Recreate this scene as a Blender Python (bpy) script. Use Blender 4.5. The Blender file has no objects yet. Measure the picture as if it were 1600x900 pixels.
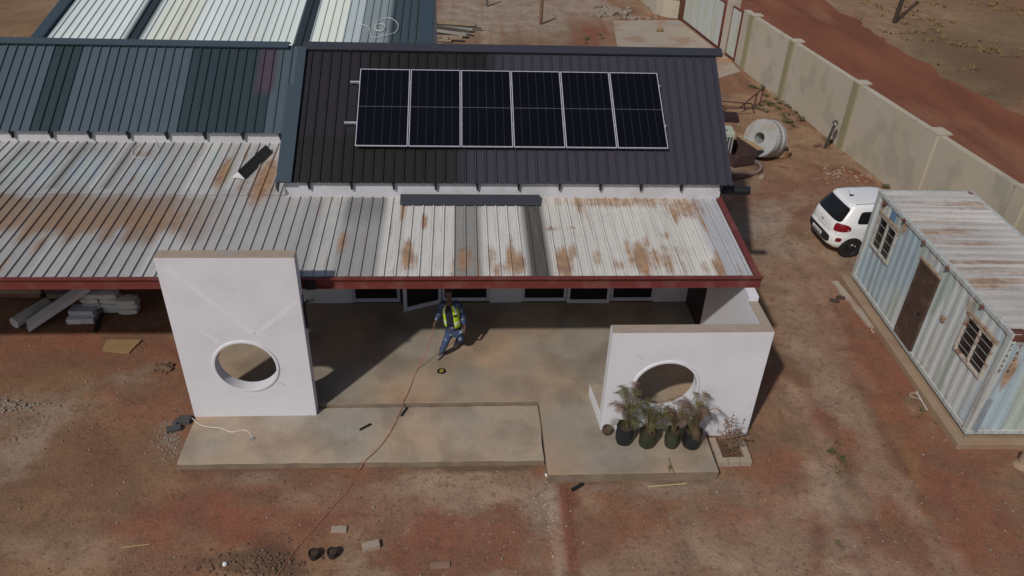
import bpy, bmesh, math, random
import numpy as np
from mathutils import Vector, Matrix, noise as mnoise
random.seed(7); np.random.seed(7)
PI = math.pi
S = bpy.context.scene
COL = S.collection

# ------------------------------------------------------------------ camera
CF, CP, CR, CY, CH = 1221.06, 0.5903, 0.0398, 0.0772, 11.38
def _axes():
    f = Vector((math.sin(CY)*math.cos(CP), math.cos(CY)*math.cos(CP), -math.sin(CP)))
    r0 = Vector((math.cos(CY), -math.sin(CY), 0)); u0 = r0.cross(f)
    return (math.cos(CR)*r0+math.sin(CR)*u0, -math.sin(CR)*r0+math.cos(CR)*u0, f)
AR, AU, AF = _axes()
cam = bpy.data.objects.new('camera', bpy.data.cameras.new('camera'))
COL.objects.link(cam)
cam.data.sensor_width = 36; cam.data.lens = CF/1600*36
cam.data.clip_end = 4000; cam.data.clip_start = .1
m = Matrix.Identity(4)
for i in range(3):
    m[i][0], m[i][1], m[i][2], m[i][3] = AR[i], AU[i], -AF[i], (0, 0, CH)[i]
cam.matrix_world = m
S.camera = cam
# ------------------------------------------------------------------ light
SUND = Vector((.60, .82, -1.0)).normalized()           # direction the light travels
SE = math.asin(-SUND.z)
W = bpy.data.worlds.new('World'); S.world = W; W.use_nodes = True
sky = W.node_tree.nodes.new('ShaderNodeTexSky'); sky.sky_type = 'NISHITA'; sky.sun_disc = False
sky.sun_elevation = SE; sky.sun_rotation = math.atan2(-SUND.x, -SUND.y)
sky.dust_density = 2.0; sky.air_density = 1.0
bg = W.node_tree.nodes['Background']; bg.inputs[1].default_value = .07
W.node_tree.links.new(sky.outputs[0], bg.inputs[0])
sd = bpy.data.lights.new('sun', 'SUN'); sd.energy = 3.0; sd.angle = math.radians(1.8); sd.color = (1, .95, .87)
sun = bpy.data.objects.new('sun', sd); COL.objects.link(sun)
sun.rotation_euler = SUND.to_track_quat('-Z', 'Y').to_euler(); sun.location = (-20, -30, 40)
vs = S.view_settings
vs.view_transform = 'Standard'; vs.look = 'None'; vs.gamma = 1; vs.exposure = -.34; vs.use_curve_mapping = False

# ------------------------------------------------------------------ measuring helpers (photo pixel -> place)
def _ray(u, v): return AF+AR*((u-800)/CF)-AU*((v-450)/CF)
O0 = Vector((0, 0, CH))
def G(u, v, z=0.):
    d = _ray(u, v); return O0+d*((z-CH)/d.z)
def Yv(u, v, y):
    d = _ray(u, v); return O0+d*(y/d.y)

# ------------------------------------------------------------------ materials
MATS = {}
def M(name, col, rough=.85, metal=0., n=.12, sc=3., n2=.10, sc2=30., tint=None, tsc=.6, tamt=.5, bump=.15, bsc=40., spec=.4, attr=False,
      stain=None, ssc=1.2, samt=.5, stretch=(1, 1, 1), slo=.52, shi=.62, coat=0., speck=0., rst=(34, .9, 1)):
    mt = bpy.data.materials.new(name); mt.use_nodes = True
    nt = mt.node_tree; N = nt.nodes; L = nt.links; b = N['Principled BSDF']
    b.inputs['Roughness'].default_value = rough; b.inputs['Metallic'].default_value = metal
    b.inputs['Specular IOR Level'].default_value = spec
    b.inputs['Coat Weight'].default_value = coat
    tc = N.new('ShaderNodeTexCoord')
    mp = N.new('ShaderNodeMapping'); mp.inputs['Scale'].default_value = stretch; L.new(tc.outputs['Object'], mp.inputs[0])
    def nz(s, det=6.):
        t = N.new('ShaderNodeTexNoise'); t.inputs['Scale'].default_value = s; t.inputs['Detail'].default_value = det
        L.new(mp.outputs[0], t.inputs['Vector']); return t.outputs['Fac']
    def mth(op, a, bb):
        t = N.new('ShaderNodeMath'); t.operation = op
        for i, x in enumerate((a, bb)):
            if isinstance(x, (int, float)): t.inputs[i].default_value = x
            else: L.new(x, t.inputs[i])
        return t.outputs[0]
    def mix(fac, a, bb, mode='MIX'):
        t = N.new('ShaderNodeMix'); t.data_type = 'RGBA'; t.blend_type = mode
        for i, x in ((0, fac), (6, a), (7, bb)):
            if isinstance(x, (int, float)): t.inputs[i].default_value = x
            elif isinstance(x, tuple): t.inputs[i].default_value = (*x[:3], 1)
            else: L.new(x, t.inputs[i])
        return t.outputs[2]
    def ramp(x, lo, hi):
        t = N.new('ShaderNodeMapRange'); L.new(x, t.inputs[0]); t.inputs[1].default_value = lo; t.inputs[2].default_value = hi
        return t.outputs[0]
    c = tuple(col)
    if attr:
        at = N.new('ShaderNodeAttribute'); at.attribute_name = 'Col'; c = at.outputs['Color']
    if tint: c = mix(mth('MULTIPLY', ramp(nz(tsc, 7), .4, .62), tamt), c, tint)
    if attr == 'rust':        # rust painted in patches, broken up into streaks that run down the sheet
        am = N.new('ShaderNodeAttribute'); am.attribute_name = 'Msk'
        m2 = N.new('ShaderNodeMapping'); m2.inputs['Scale'].default_value = rst; L.new(tc.outputs['Object'], m2.inputs[0])
        t = N.new('ShaderNodeTexNoise'); t.inputs['Scale'].default_value = 1.; t.inputs['Detail'].default_value = 5; L.new(m2.outputs[0], t.inputs['Vector'])
        t3 = N.new('ShaderNodeTexNoise'); t3.inputs['Scale'].default_value = 5.; t3.inputs['Detail'].default_value = 5; L.new(tc.outputs['Object'], t3.inputs['Vector'])
        t4 = N.new('ShaderNodeTexNoise'); t4.inputs['Scale'].default_value = 22.; t4.inputs['Detail'].default_value = 6; L.new(tc.outputs['Object'], t4.inputs['Vector'])
        s = mth('ADD', mth('MULTIPLY', t.outputs['Fac'], 1.15), mth('ADD', mth('MULTIPLY', t3.outputs['Fac'], .55), mth('MULTIPLY', t4.outputs['Fac'], .3)))
        s = mth('ADD', mth('MULTIPLY', am.outputs['Fac'], 1.35), mth('SUBTRACT', s, 1.42))
        c = mix(mth('MULTIPLY', ramp(s, .05, .62), .88), c, mix(ramp(t3.outputs['Fac'], .35, .65), (.40, .22, .095), (.24, .125, .07)))
        # grey dirt film
        c = mix(mth('MULTIPLY', ramp(t.outputs['Fac'], .42, .70), .24), c, (.24, .215, .185))
        c = mix(mth('MULTIPLY', ramp(t4.outputs['Fac'], .60, .70), .4), c, (.16, .12, .09))
    if stain: c = mix(mth('MULTIPLY', ramp(nz(ssc, 6), slo, shi), samt), c, stain)
    if speck:                 # grit: small dark crumbs and pale chips
        c = mix(mth('MULTIPLY', ramp(nz(38, 3), .60, .66), speck), c, (.07, .045, .035))
        c = mix(mth('MULTIPLY', ramp(nz(52, 2), .655, .70), speck), c, (.50, .42, .34))
        c = mix(mth('MULTIPLY', ramp(nz(9, 8), .56, .68), speck*.6), c, (.11, .07, .05))
    f = mth('ADD', 1-n-n2, mth('ADD', mth('MULTIPLY', nz(sc), 2*n), mth('MULTIPLY', nz(sc2, 6), 2*n2)))
    v = N.new('ShaderNodeVectorMath'); v.operation = 'SCALE'
    if isinstance(c, tuple): v.inputs[0].default_value = c
    else: L.new(c, v.inputs[0])
    L.new(f, v.inputs['Scale'])
    L.new(v.outputs[0], b.inputs['Base Color'])
    if bump:
        bp = N.new('ShaderNodeBump'); bp.inputs['Strength'].default_value = bump; bp.inputs['Distance'].default_value = .02
        L.new(nz(bsc, 6), bp.inputs['Height']); L.new(bp.outputs[0], b.inputs['Normal'])
    MATS[name] = mt
    return mt
plaster = M('white_plaster', (.66, .66, .71), .9, n=.06, sc=1.3, n2=.04, sc2=14, stain=(.56, .555, .60), ssc=1.1, samt=.5, bump=.22, bsc=16, slo=.45, shi=.7)
plaster2 = M('white_wall_paint', (.56, .56, .60), .85, n=.05, sc=1.5, n2=.03, stain=(.40, .385, .38), ssc=1.6, samt=.35, bump=.08)
cementtop = M('raw_cement_render', (.36, .29, .235), .95, n=.18, sc=5, n2=.12, bump=.3)
concrete = M('veranda_concrete', (.295, .260, .215), .8, n=.22, sc=1.9, n2=.13, sc2=26, tint=(.42, .285, .185), tsc=.55, tamt=.8, stain=(.185, .145, .11), ssc=.9, samt=.6, bump=.12, bsc=70, slo=.47, shi=.64, speck=.14)
concrete2 = M('step_concrete', (.335, .30, .255), .85, n=.20, sc=1.8, n2=.13, sc2=28, tint=(.44, .315, .215), tsc=.6, tamt=.8, stain=(.22, .175, .135), ssc=1., samt=.6, bump=.15, bsc=70, slo=.47, shi=.62, speck=.18)
conc_old = M('old_concrete', (.36, .30, .245), .9, n=.15, sc=1.2, n2=.1, stain=(.3, .17, .11), ssc=.7, samt=.6, bump=.2)
kerbc = M('kerb_concrete', (.30, .215, .145), .9, n=.15, sc=4, n2=.1, bump=.3, stain=(.25, .15, .1), ssc=2, samt=.5)
soilm = M('bare_soil', (1, 1, 1), .95, attr=True, n=.15, sc=2.6, n2=.13, sc2=34, bump=.75, bsc=15, spec=.08, tint=(.165, .10, .066), tsc=1.1, tamt=.42, stain=(.12, .072, .048), ssc=6, samt=.5, slo=.54, shi=.70, speck=.55)
roadm = M('red_dirt', (.225, .088, .053), .95, n=.18, sc=.7, n2=.14, sc2=9, tint=(.16, .062, .038), tsc=.45, tamt=.8, stain=(.25, .12, .075), ssc=.35, samt=.6, bump=.6, bsc=8, spec=.1, stretch=(1, .28, 1))
sheetm = M('painted_sheet', (1, 1, 1), .42, attr=True, n=.07, sc=2.5, n2=.05, sc2=18, stretch=(1, .25, 1), bump=.03, spec=.35)
rustm = M('weathered_sheet', (1, 1, 1), .6, attr='rust', n=.10, sc=2.5, n2=.08, sc2=30, bump=.05, spec=.3)
hallm = M('hall_sheet', (1, 1, 1), .5, attr=True, n=.06, sc=1.2, n2=.04, sc2=20, bump=.03, spec=.35)
flash = M('blue_grey_flashing', (.045, .068, .088), .45, n=.06, n2=.04, bump=.02)
flashd = M('dark_flashing', (.038, .04, .055), .45, n=.06, n2=.04, bump=.02)
maroon = M('maroon_paint', (.15, .034, .03), .5, n=.10, sc=1.5, n2=.05, stain=(.20, .10, .08), ssc=2., samt=.4, bump=.05)
maroond = M('dark_maroon_panel', (.03, .015, .018), .6, n=.1, bump=.03)
blackm = M('black_paint', (.012, .012, .013), .6, n=.1, bump=.05)
rubber = M('black_rubber', (.018, .018, .018), .85, n=.15, bump=.1)
darkpipe = M('black_plastic', (.015, .016, .02), .5, n=.1, bump=.03)
alu = M('aluminium', (.62, .62, .66), .4, .6, n=.04, n2=.03, bump=0)
frame = M('window_frame', (.50, .50, .57), .45, n=.05, n2=.03, bump=0)
glassd = M('dark_glass', (.012, .012, .013), .12, n=.05, bump=0, spec=.5)
cell = M('solar_cell', (.0035, .0032, .0065), .18, n=.25, sc=1.2, n2=.03, bump=0, spec=.35)
busb = M('cell_busbar', (.08, .08, .105), .4, n=.05, bump=0)
panelf = M('panel_frame', (.62, .62, .70), .35, .3, n=.03, bump=0)
controof = M('container_roof_paint', (1, 1, 1), .65, attr='rust', n=.08, sc=2, n2=.06, bump=.05, spec=.3, rst=(.7, 16, 1))
contm = M('container_paint', (1, 1, 1), .65, attr='rust', rst=(16, 16, .7), n=.06, sc=2, n2=.05, bump=.05, spec=.3)
rustp = M('rusty_steel', (.13, .05, .032), .9, n=.25, sc=6, n2=.15, tint=(.06, .022, .018), tsc=5, bump=.3)
brownd = M('brown_door', (.075, .045, .034), .8, n=.2, sc=3, n2=.12, stain=(.12, .075, .055), ssc=3, samt=.6, bump=.15)
woodf = M('weathered_timber', (.33, .255, .18), .9, n=.2, sc=6, n2=.15, stain=(.22, .11, .06), ssc=5, samt=.7, bump=.2)
wall_b = M('boundary_plaster', (.46, .405, .34), .95, n=.10, sc=.9, n2=.06, sc2=14, tint=(.41, .37, .27), tsc=.45, tamt=.7, stain=(.28, .25, .22), ssc=1., samt=.42, bump=.15)
wall_g = M('mossy_plaster', (.27, .24, .15), .95, n=.14, sc=2, n2=.1, bump=.15)
gatem = M('gate_sheet', (.50, .54, .55), .6, n=.08, sc=3, n2=.06, stretch=(3, 3, .4), tint=(.42, .43, .33), tsc=1.2, tamt=.7, bump=.05)
carw = M('white_car_paint', (.80, .81, .83), .22, n=.02, n2=.01, bump=0, spec=.5, coat=.5)
redlens = M('red_lens', (.20, .008, .015), .15, n=.05, bump=0, spec=.6)
platem = M('number_plate', (.70, .70, .68), .5, n=.04, bump=0)
bagm = M('black_plant_bag', (.014, .017, .020), .45, n=.2, sc=8, n2=.1, bump=.5, bsc=14)
bagg = M('green_black_plant_bag', (.022, .035, .02), .5, n=.3, sc=8, n2=.1, tint=(.07, .05, .03), tsc=6, bump=.5, bsc=14)
soild = M('pot_soil', (.06, .04, .028), .95, n=.25, sc=20, n2=.2, bump=.5)
leafg = M('olive_leaf', (.115, .105, .042), .7, n=.25, sc=9, n2=.1, bump=0, spec=.3)
leafd = M('dark_green_leaf', (.065, .075, .032), .7, n=.25, sc=9, n2=.1, bump=0, spec=.3)
leafr = M('dry_red_leaf', (.165, .105, .065), .8, n=.25, sc=9, n2=.1, bump=0, spec=.2)
leafp = M('dry_pink_leaf', (.19, .115, .095), .8, n=.25, sc=9, n2=.1, bump=0, spec=.2)
twig = M('dry_twig', (.22, .15, .09), .9, n=.2, bump=.1)
skin = M('brown_skin', (.10, .055, .038), .6, n=.08, bump=0)
denim = M('blue_workwear', (.04, .065, .14), .9, n=.15, sc=10, n2=.12, sc2=60, stain=(.42, .46, .52), ssc=13, samt=.75, bump=.2, slo=.58, shi=.66)
navy = M('navy_shirt', (.014, .016, .032), .9, n=.15, sc=10, bump=.2)
hiviz = M('hi_vis_yellow', (.50, .72, .035), .7, n=.06, sc=12, bump=.1)
reflect = M('reflective_tape', (.62, .66, .66), .4, n=.05, bump=0)
shoe = M('dusty_shoe', (.30, .26, .25), .8, n=.2, sc=20, bump=.1)
hairm = M('black_hair', (.010, .009, .009), .9, n=.2, bump=.3)
redc = M('red_cable', (.36, .13, .08), .6, n=.08, bump=0)
whitec = M('white_cable', (.68, .66, .62), .6, n=.08, bump=0)
stone = M('pale_stone', (.29, .205, .14), .95, n=.25, sc=8, n2=.15, bump=.4)
stoneg = M('grey_stone', (.25, .205, .17), .95, n=.25, sc=8, n2=.15, bump=.4)
stoneb = M('brown_clod', (.15, .09, .06), .95, n=.25, sc=8, n2=.15, bump=.4)
brickm = M('cement_brick', (.34, .275, .215), .95, n=.18, sc=12, n2=.12, bump=.3)
redbrick = M('red_brick', (.24, .10, .065), .95, n=.2, sc=5, n2=.12, bump=.3, tint=(.32, .2, .13), tsc=4)
cardb = M('cardboard', (.27, .175, .085), .9, n=.12, sc=4, bump=.1)
greyp = M('grey_plastic', (.30, .30, .30), .7, n=.1, sc=4, stain=(.2, .19, .17), ssc=4, samt=.4, bump=.05)
bagw = M('cement_bag', (.62, .62, .57), .9, n=.12, sc=6, n2=.06, bump=.3, bsc=12)
whitep = M('white_paint', (.68, .68, .70), .7, n=.1, sc=5, n2=.06, stain=(.45, .42, .38), ssc=4, samt=.5, bump=.1)
reelm = M('painted_steel_reel', (.37, .385, .40), .7, n=.12, sc=2.5, n2=.08, tint=(.33, .28, .22), tsc=1.8, tamt=.7, stain=(.3, .25, .2), ssc=4, samt=.5, bump=.1)
ringm = M('tan_ring', (.36, .25, .15), .9, n=.15, sc=4, stain=(.22, .11, .05), ssc=3, samt=.7, bump=.1)
cabg = M('pale_green_paint', (.42, .45, .36), .6, n=.1, sc=5, bump=.05)
yellowm = M('yellow_paint', (.50, .40, .06), .7, n=.1, bump=0)
strawm = M('straw_stick', (.58, .50, .20), .8, n=.1, bump=0)
greenw = M('weed_green', (.075, .085, .035), .8, n=.3, sc=6, bump=0, spec=.2)
drygr = M('dry_grass', (.20, .145, .06), .9, n=.25, sc=5, bump=0, spec=.1)
seepost = M('brown_post', (.16, .085, .05), .9, n=.2, sc=5, stain=(.25, .2, .16), ssc=4, samt=.5, bump=.2)
bluem = M('faded_blue_paint', (.13, .23, .36), .8, n=.2, sc=8, bump=.05)

# ------------------------------------------------------------------ mesh building
OFF = {}
class MB:
    def __init__(s): s.v = []; s.f = []; s.c = []; s.k = []; s.mi = []
    def add(s, vs, fs, mi=0):
        o = len(s.v); s.v += [tuple(v) for v in vs]; s.f += [tuple(i+o for i in f) for f in fs]; s.mi += [mi]*len(fs); return s
    def frame(s, P, X, Y, Z, mi=0):       # box at P spanned by three edge vectors
        P, X, Y, Z = map(Vector, (P, X, Y, Z))
        vs = [P, P+X, P+X+Y, P+Y, P+Z, P+X+Z, P+X+Y+Z, P+Y+Z]
        fs = [(0, 3, 2, 1), (4, 5, 6, 7), (0, 1, 5, 4), (1, 2, 6, 5), (2, 3, 7, 6), (3, 0, 4, 7)]
        return s.add(vs, fs, mi)
    def box(s, x0, x1, y0, y1, z0, z1, mi=0): return s.frame((x0, y0, z0), (x1-x0, 0, 0), (0, y1-y0, 0), (0, 0, z1-z0), mi)
    def cbox(s, c, sx, sy, sz, rz=0, mi=0):
        X = Vector((math.cos(rz), math.sin(rz), 0)); Y = Vector((-math.sin(rz), math.cos(rz), 0)); c = Vector(c)
        return s.frame(c-X*sx/2-Y*sy/2, X*sx, Y*sy, (0, 0, sz), mi)
    def tube(s, pts, r, n=8, caps=True, mi=0):
        pts = [Vector(p) for p in pts]; rs = r if isinstance(r, (list, tuple)) else [r]*len(pts)
        base = len(s.v); up = None
        for i, p in enumerate(pts):
            t = (pts[min(i+1, len(pts)-1)]-pts[max(i-1, 0)]).normalized()
            if up is None: up = t.orthogonal().normalized()
            a = (up-t*up.dot(t)).normalized(); up = a; b = t.cross(a)
            for k in range(n):
                q = 2*PI*k/n; s.v.append(tuple(p+(a*math.cos(q)+b*math.sin(q))*rs[i]))
        for i in range(len(pts)-1):
            for k in range(n):
                s.f.append((base+i*n+k, base+i*n+(k+1) % n, base+(i+1)*n+(k+1) % n, base+(i+1)*n+k)); s.mi.append(mi)
        if caps:
            s.f.append(tuple(base+k for k in range(n))[::-1]); s.f.append(tuple(base+(len(pts)-1)*n+k for k in range(n))); s.mi += [mi, mi]
        return s
    def lathe(s, prof, c=(0, 0, 0), axis=(0, 0, 1), n=24, closed=False, mi=0):   # prof: (radius, height)
        a = Vector(axis).normalized(); x = a.orthogonal().normalized(); y = a.cross(x); c = Vector(c); base = len(s.v)
        for r, h in prof:
            for k in range(n):
                q = 2*PI*k/n; s.v.append(tuple(c+a*h+(x*math.cos(q)+y*math.sin(q))*r))
        m_ = len(prof)
        for i in range(m_ if closed else m_-1):
            j = (i+1) % m_
            for k in range(n):
                s.f.append((base+i*n+k, base+i*n+(k+1) % n, base+j*n+(k+1) % n, base+j*n+k)); s.mi.append(mi)
        return s
    def prism(s, poly, z0, z1, mi=0, ms=None):      # poly: list of (x,y)
        n = len(poly); vs = [(x, y, z0) for x, y in poly]+[(x, y, z1) for x, y in poly]
        fs = [tuple(range(n))[::-1], tuple(range(n, 2*n))]+[(i, (i+1) % n, n+(i+1) % n, n+i) for i in range(n)]
        s.add(vs, fs, mi)
        if ms is not None:
            for i_ in range(n): s.mi[-1-i_] = ms
        return s
    def build(s, name, mat, parent=None, smooth=False, bevel=0., world=True, ang=40):
        me = bpy.data.meshes.new(name)
        off = OFF.get(parent.name, Vector()) if (parent is not None and world) else Vector()
        me.from_pydata([(v[0]-off[0], v[1]-off[1], v[2]-off[2]) for v in s.v], [], s.f)
        ms = mat if isinstance(mat, (list, tuple)) else [mat]
        for x in ms: me.materials.append(x)
        if len(ms) > 1: me.polygons.foreach_set('material_index', s.mi)
        if s.c:
            a = me.color_attributes.new('Col', 'FLOAT_COLOR', 'POINT'); a.data.foreach_set('color', np.array([(*c, 1.) for c in s.c], np.float32).ravel())
        if s.k:
            a = me.attributes.new('Msk', 'FLOAT', 'POINT'); a.data.foreach_set('value', np.array(s.k, np.float32))
        bm = bmesh.new(); bm.from_mesh(me); bmesh.ops.recalc_face_normals(bm, faces=bm.faces)
        bm.to_mesh(me); bm.free()
        if smooth:
            me.polygons.foreach_set('use_smooth', [True]*len(me.polygons)); me.set_sharp_from_angle(angle=math.radians(ang))
        o = bpy.data.objects.new(name, me); COL.objects.link(o)
        if parent is not None:
            o.parent = parent; OFF[o.name] = off
        if bevel:
            b = o.modifiers.new('bevel', 'BEVEL'); b.width = bevel; b.segments = 2; b.limit_method = 'ANGLE'
        return o
def tag(o, label=None, cat=None, group=None, kind=None):
    if label: o['label'] = label
    if cat: o['category'] = cat
    if group: o['group'] = group
    if kind: o['kind'] = kind
    return o
def thing(name, label, cat, loc=(0, 0, 0), group=None, rz=0., kind='thing', local=False):
    o = bpy.data.objects.new(name, None); COL.objects.link(o); o.location = loc; o.rotation_euler = (0, 0, rz); o.empty_display_size = .2
    OFF[o.name] = Vector() if local else Vector(loc)
    return tag(o, label, cat, group, kind)
def single(mb, name, mat, label, cat, group=None, smooth=False, bevel=0., kind='thing', ang=40):
    c = np.array(mb.v); loc = Vector(((c[:, 0].min()+c[:, 0].max())/2, (c[:, 1].min()+c[:, 1].max())/2, c[:, 2].min()))
    mb.v = [tuple(Vector(v)-loc) for v in mb.v]
    o = mb.build(name, mat, None, smooth, bevel, ang=ang); o.location = loc
    return tag(o, label, cat, group, kind)
def copy_tree(o, parent=None):
    c = o.copy(); COL.objects.link(c); c.parent = parent
    for ch in list(o.children): copy_tree(ch, c)
    return c
def blob(mb, c, r, sub=1, sq=(1, 1, 1), jit=.25, rz=0., mi=0):
    bm = bmesh.new(); bmesh.ops.create_icosphere(bm, subdivisions=sub, radius=1.)
    sd_ = random.random()*100; vs = []
    for v in bm.verts:
        d = 1+jit*2*(mnoise.noise(v.co*1.7+Vector((sd_, sd_*1.3, -sd_))))
        q = Vector((v.co.x*sq[0], v.co.y*sq[1], v.co.z*sq[2]))*r*d; q.rotate(Matrix.Rotation(rz, 3, 'Z')); vs.append(q+Vector(c))
    mb.add(vs, [tuple(v.index for v in f.verts) for f in bm.faces], mi); bm.free(); return mb

# ------------------------------------------------------------------ ground
def fbm(X, Y, sc, octv=4, seed=0):
    rng = np.random.RandomState(seed); T = rng.rand(256, 256); out = np.zeros_like(X); amp = .5
    for o in range(octv):
        x = X*sc*2**o+17.3*o; y = Y*sc*2**o+9.1*o; xi = np.floor(x).astype(int); yi = np.floor(y).astype(int)
        fx = x-xi; fy = y-yi; fx = fx*fx*(3-2*fx); fy = fy*fy*(3-2*fy)
        a = T[xi % 256, yi % 256]; b = T[(xi+1) % 256, yi % 256]; c = T[xi % 256, (yi+1) % 256]; d = T[(xi+1) % 256, (yi+1) % 256]
        out += amp*((a*(1-fx)+b*fx)*(1-fy)+(c*(1-fx)+d*fx)*fy); amp *= .5
    return out
def axis(lo, hi, step, far):
    a = list(np.arange(lo, hi+1e-6, step)); s = step
    x = hi
    while x < far: s *= 1.35; x += s; a.append(x)
    x = lo; s = step
    while x > -far: s *= 1.35; x -= s; a.insert(0, x)
    return np.array(a)
SOIL = dict(base=(.275, .160, .095), red=(.238, .088, .056), pale=(.365, .268, .195), grey=(.30, .25, .205), orange=(.26, .14, .06), dark=(.125, .078, .052), olive=(.185, .135, .072), tan=(.33, .21, .128), sand=(.37, .295, .235), umber=(.185, .102, .060))
BLOBS = [
 (60, 640, 100, 35, 'grey', .55), (200, 600, 80, 24, 'grey', .45), (30, 700, 60, 50, 'pale', .6), (265, 690, 30, 45, 'grey', .9), (330, 800, 200, 50, 'red', .9),
 (110, 545, 190, 45, 'red', .7), (60, 590, 120, 30, 'orange', .35), (420, 745, 90, 22, 'grey', .5), (490, 775, 110, 35, 'pale', .5), (700, 765, 180, 40, 'pale', .65),
 (740, 850, 160, 50, 'red', .75), (885, 830, 22, 90, 'red', .9), (850, 800, 25, 60, 'grey', .5), (100, 850, 110, 45, 'pale', .4), (400, 885, 80, 22, 'dark', .9), (150, 740, 160, 40, 'dark', .3),
 (170, 705, 200, 85, 'umber', .75), (50, 570, 170, 40, 'umber', .6), (235, 590, 80, 60, 'umber', .5), (120, 800, 160, 50, 'umber', .35), (560, 800, 120, 50, 'red', .45), (1180, 820, 70, 40, 'red', .4),
 (1300, 770, 100, 60, 'pale', .75), (1230, 850, 190, 60, 'pale', .6), (1220, 740, 60, 60, 'red', .65), (1285, 650, 60, 45, 'red', .6), (1470, 760, 110, 110, 'red', .95),
 (1540, 850, 120, 60, 'red', .6), (1430, 720, 22, 90, 'orange', .6), (1405, 835, 40, 22, 'orange', .7), (1320, 740, 22, 50, 'dark', .45), (1385, 570, 60, 80, 'red', .85),
 (1320, 510, 60, 60, 'red', .5), (1250, 320, 60, 40, 'pale', .7), (1205, 345, 45, 45, 'grey', .6), (1320, 620, 35, 80, 'pale', .6), (1260, 480, 40, 60, 'pale', .35), (1318, 275, 28, 13, 'red', .9),
 (1190, 165, 70, 60, 'tan', .9), (1230, 260, 70, 45, 'tan', .6), (740, 25, 130, 24, 'pale', .9), (690, 40, 60, 25, 'grey', .5), (880, 55, 90, 25, 'olive', .7), (980, 15, 90, 22, 'tan', .6), (925, 55, 40, 22, 'red', .95),
 (850, 40, 40, 10, 'dark', .3), (30, 20, 90, 30, 'olive', .6), (20, 45, 40, 14, 'tan', .5), (1480, 130, 110, 45, 'olive', .8), (1560, 60, 90, 50, 'olive', .7), (1400, 20, 80, 25, 'tan', .5), (1360, 60, 30, 20, 'orange', .3),
 (1050, 760, 150, 18, 'grey', .55), (760, 725, 110, 10, 'dark', .6), (1360, 630, 30, 60, 'olive', .35), (1000, 880, 130, 40, 'pale', .5), (1130, 800, 60, 40, 'red', .45), (1390, 890, 90, 30, 'pale', .5)]
GX = axis(-13, 17, .11, 1500); GY = axis(7, 30, .11, 1500)
XX, YY = np.meshgrid(GX, GY, indexing='ij')
n1 = fbm(XX, YY, .45, 5, 1); n2 = fbm(XX, YY, 1.6, 4, 2); n3 = fbm(XX, YY, .15, 4, 3); n4 = fbm(XX, YY, 3.7, 2, 4)
gc = np.zeros((*XX.shape, 3)); gc[:] = SOIL['base']
def mixc(mask, name):
    global gc
    gc = gc*(1-mask[..., None])+np.array(SOIL[name])*mask[..., None]
mixc(np.clip((n3+n2*.5-.70)*7, 0, 1)*.6, 'pale'); mixc(np.clip((n1-.50)*9, 0, 1)*.6, 'red')
mixc(np.clip((n2-.53)*9, 0, 1)*.42, 'dark')
for (u, v, ru, rv, cn, st) in BLOBS:
    p = G(u, v); e1 = G(u+ru, v)-p; e2 = G(u, v+rv)-p
    det = e1.x*e2.y-e1.y*e2.x
    dx, dy = XX-p.x, YY-p.y
    a = (dx*e2.y-dy*e2.x)/det; b = (-dx*e1.y+dy*e1.x)/det
    d = np.sqrt(a*a+b*b)+(n1-.47)*1.9+(n2-.47)*1.7+(n4-.37)*.9
    mixc(np.clip((1.15-d)/.5, 0, 1)*st, cn)
LINES = [([(1300, 690), (1325, 740), (1345, 790), (1365, 830)], .22, 'dark', .5), ([(1390, 640), (1420, 720), (1445, 790), (1460, 850)], .28, 'orange', .65), ([(862, 755), (872, 820), (880, 905)], .17, 'sand', .55), ([(884, 765), (892, 830), (896, 905)], .2, 'red', .9),
 ([(0, 640), (80, 625), (150, 600), (250, 575)], .35, 'grey', .5), ([(0, 730), (60, 670), (110, 630)], .4, 'sand', .5), ([(120, 600), (200, 680), (240, 760)], .8, 'base', .5), ([(60, 560), (180, 570)], .5, 'dark', .35), ([(1250, 560), (1330, 650), (1420, 780), (1480, 905)], .55, 'pale', .55), ([(1230, 600), (1280, 700), (1330, 905)], .5, 'pale', .5), ([(1250, 420), (1320, 540), (1400, 640), (1480, 780)], .5, 'red', .6),
 ([(1210, 330), (1250, 420), (1290, 560)], .5, 'pale', .4), ([(0, 560), (120, 545), (270, 545)], .5, 'red', .6), ([(285, 735), (560, 732), (850, 724)], .12, 'dark', .7), ([(860, 752), (1110, 750)], .10, 'dark', .6), ([(1120, 700), (1112, 680)], .15, 'dark', .8), ([(180, 820), (330, 790), (430, 760)], .4, 'red', .5),  # dark lines at slab fronts: dirt, with shadow put into the colour
 ([(620, 5), (760, 8), (900, 2)], 4.5, 'sand', .9), ([(640, 30), (760, 40), (850, 34)], 3.2, 'sand', .85), ([(660, 60), (850, 62), (900, 60)], .7, 'olive', .6), ([(905, 65), (925, 40)], 1.2, 'red', .95), ([(1165, 120), (1215, 165), (1300, 240), (1400, 295)], .5, 'tan', .8), ([(1310, 272), (1332, 276)], .55, 'red', 1.), ([(1440, 60), (1500, 90), (1580, 150)], 1.2, 'dark', .6), ([(1380, 30), (1420, 20), (1500, 40)], 1.5, 'tan', .5), ([(1560, 130), (1600, 60)], 1.5, 'dark', .45), ([(1150, 235), (1180, 262), (1140, 275)], .5, 'dark', .7)]
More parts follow.
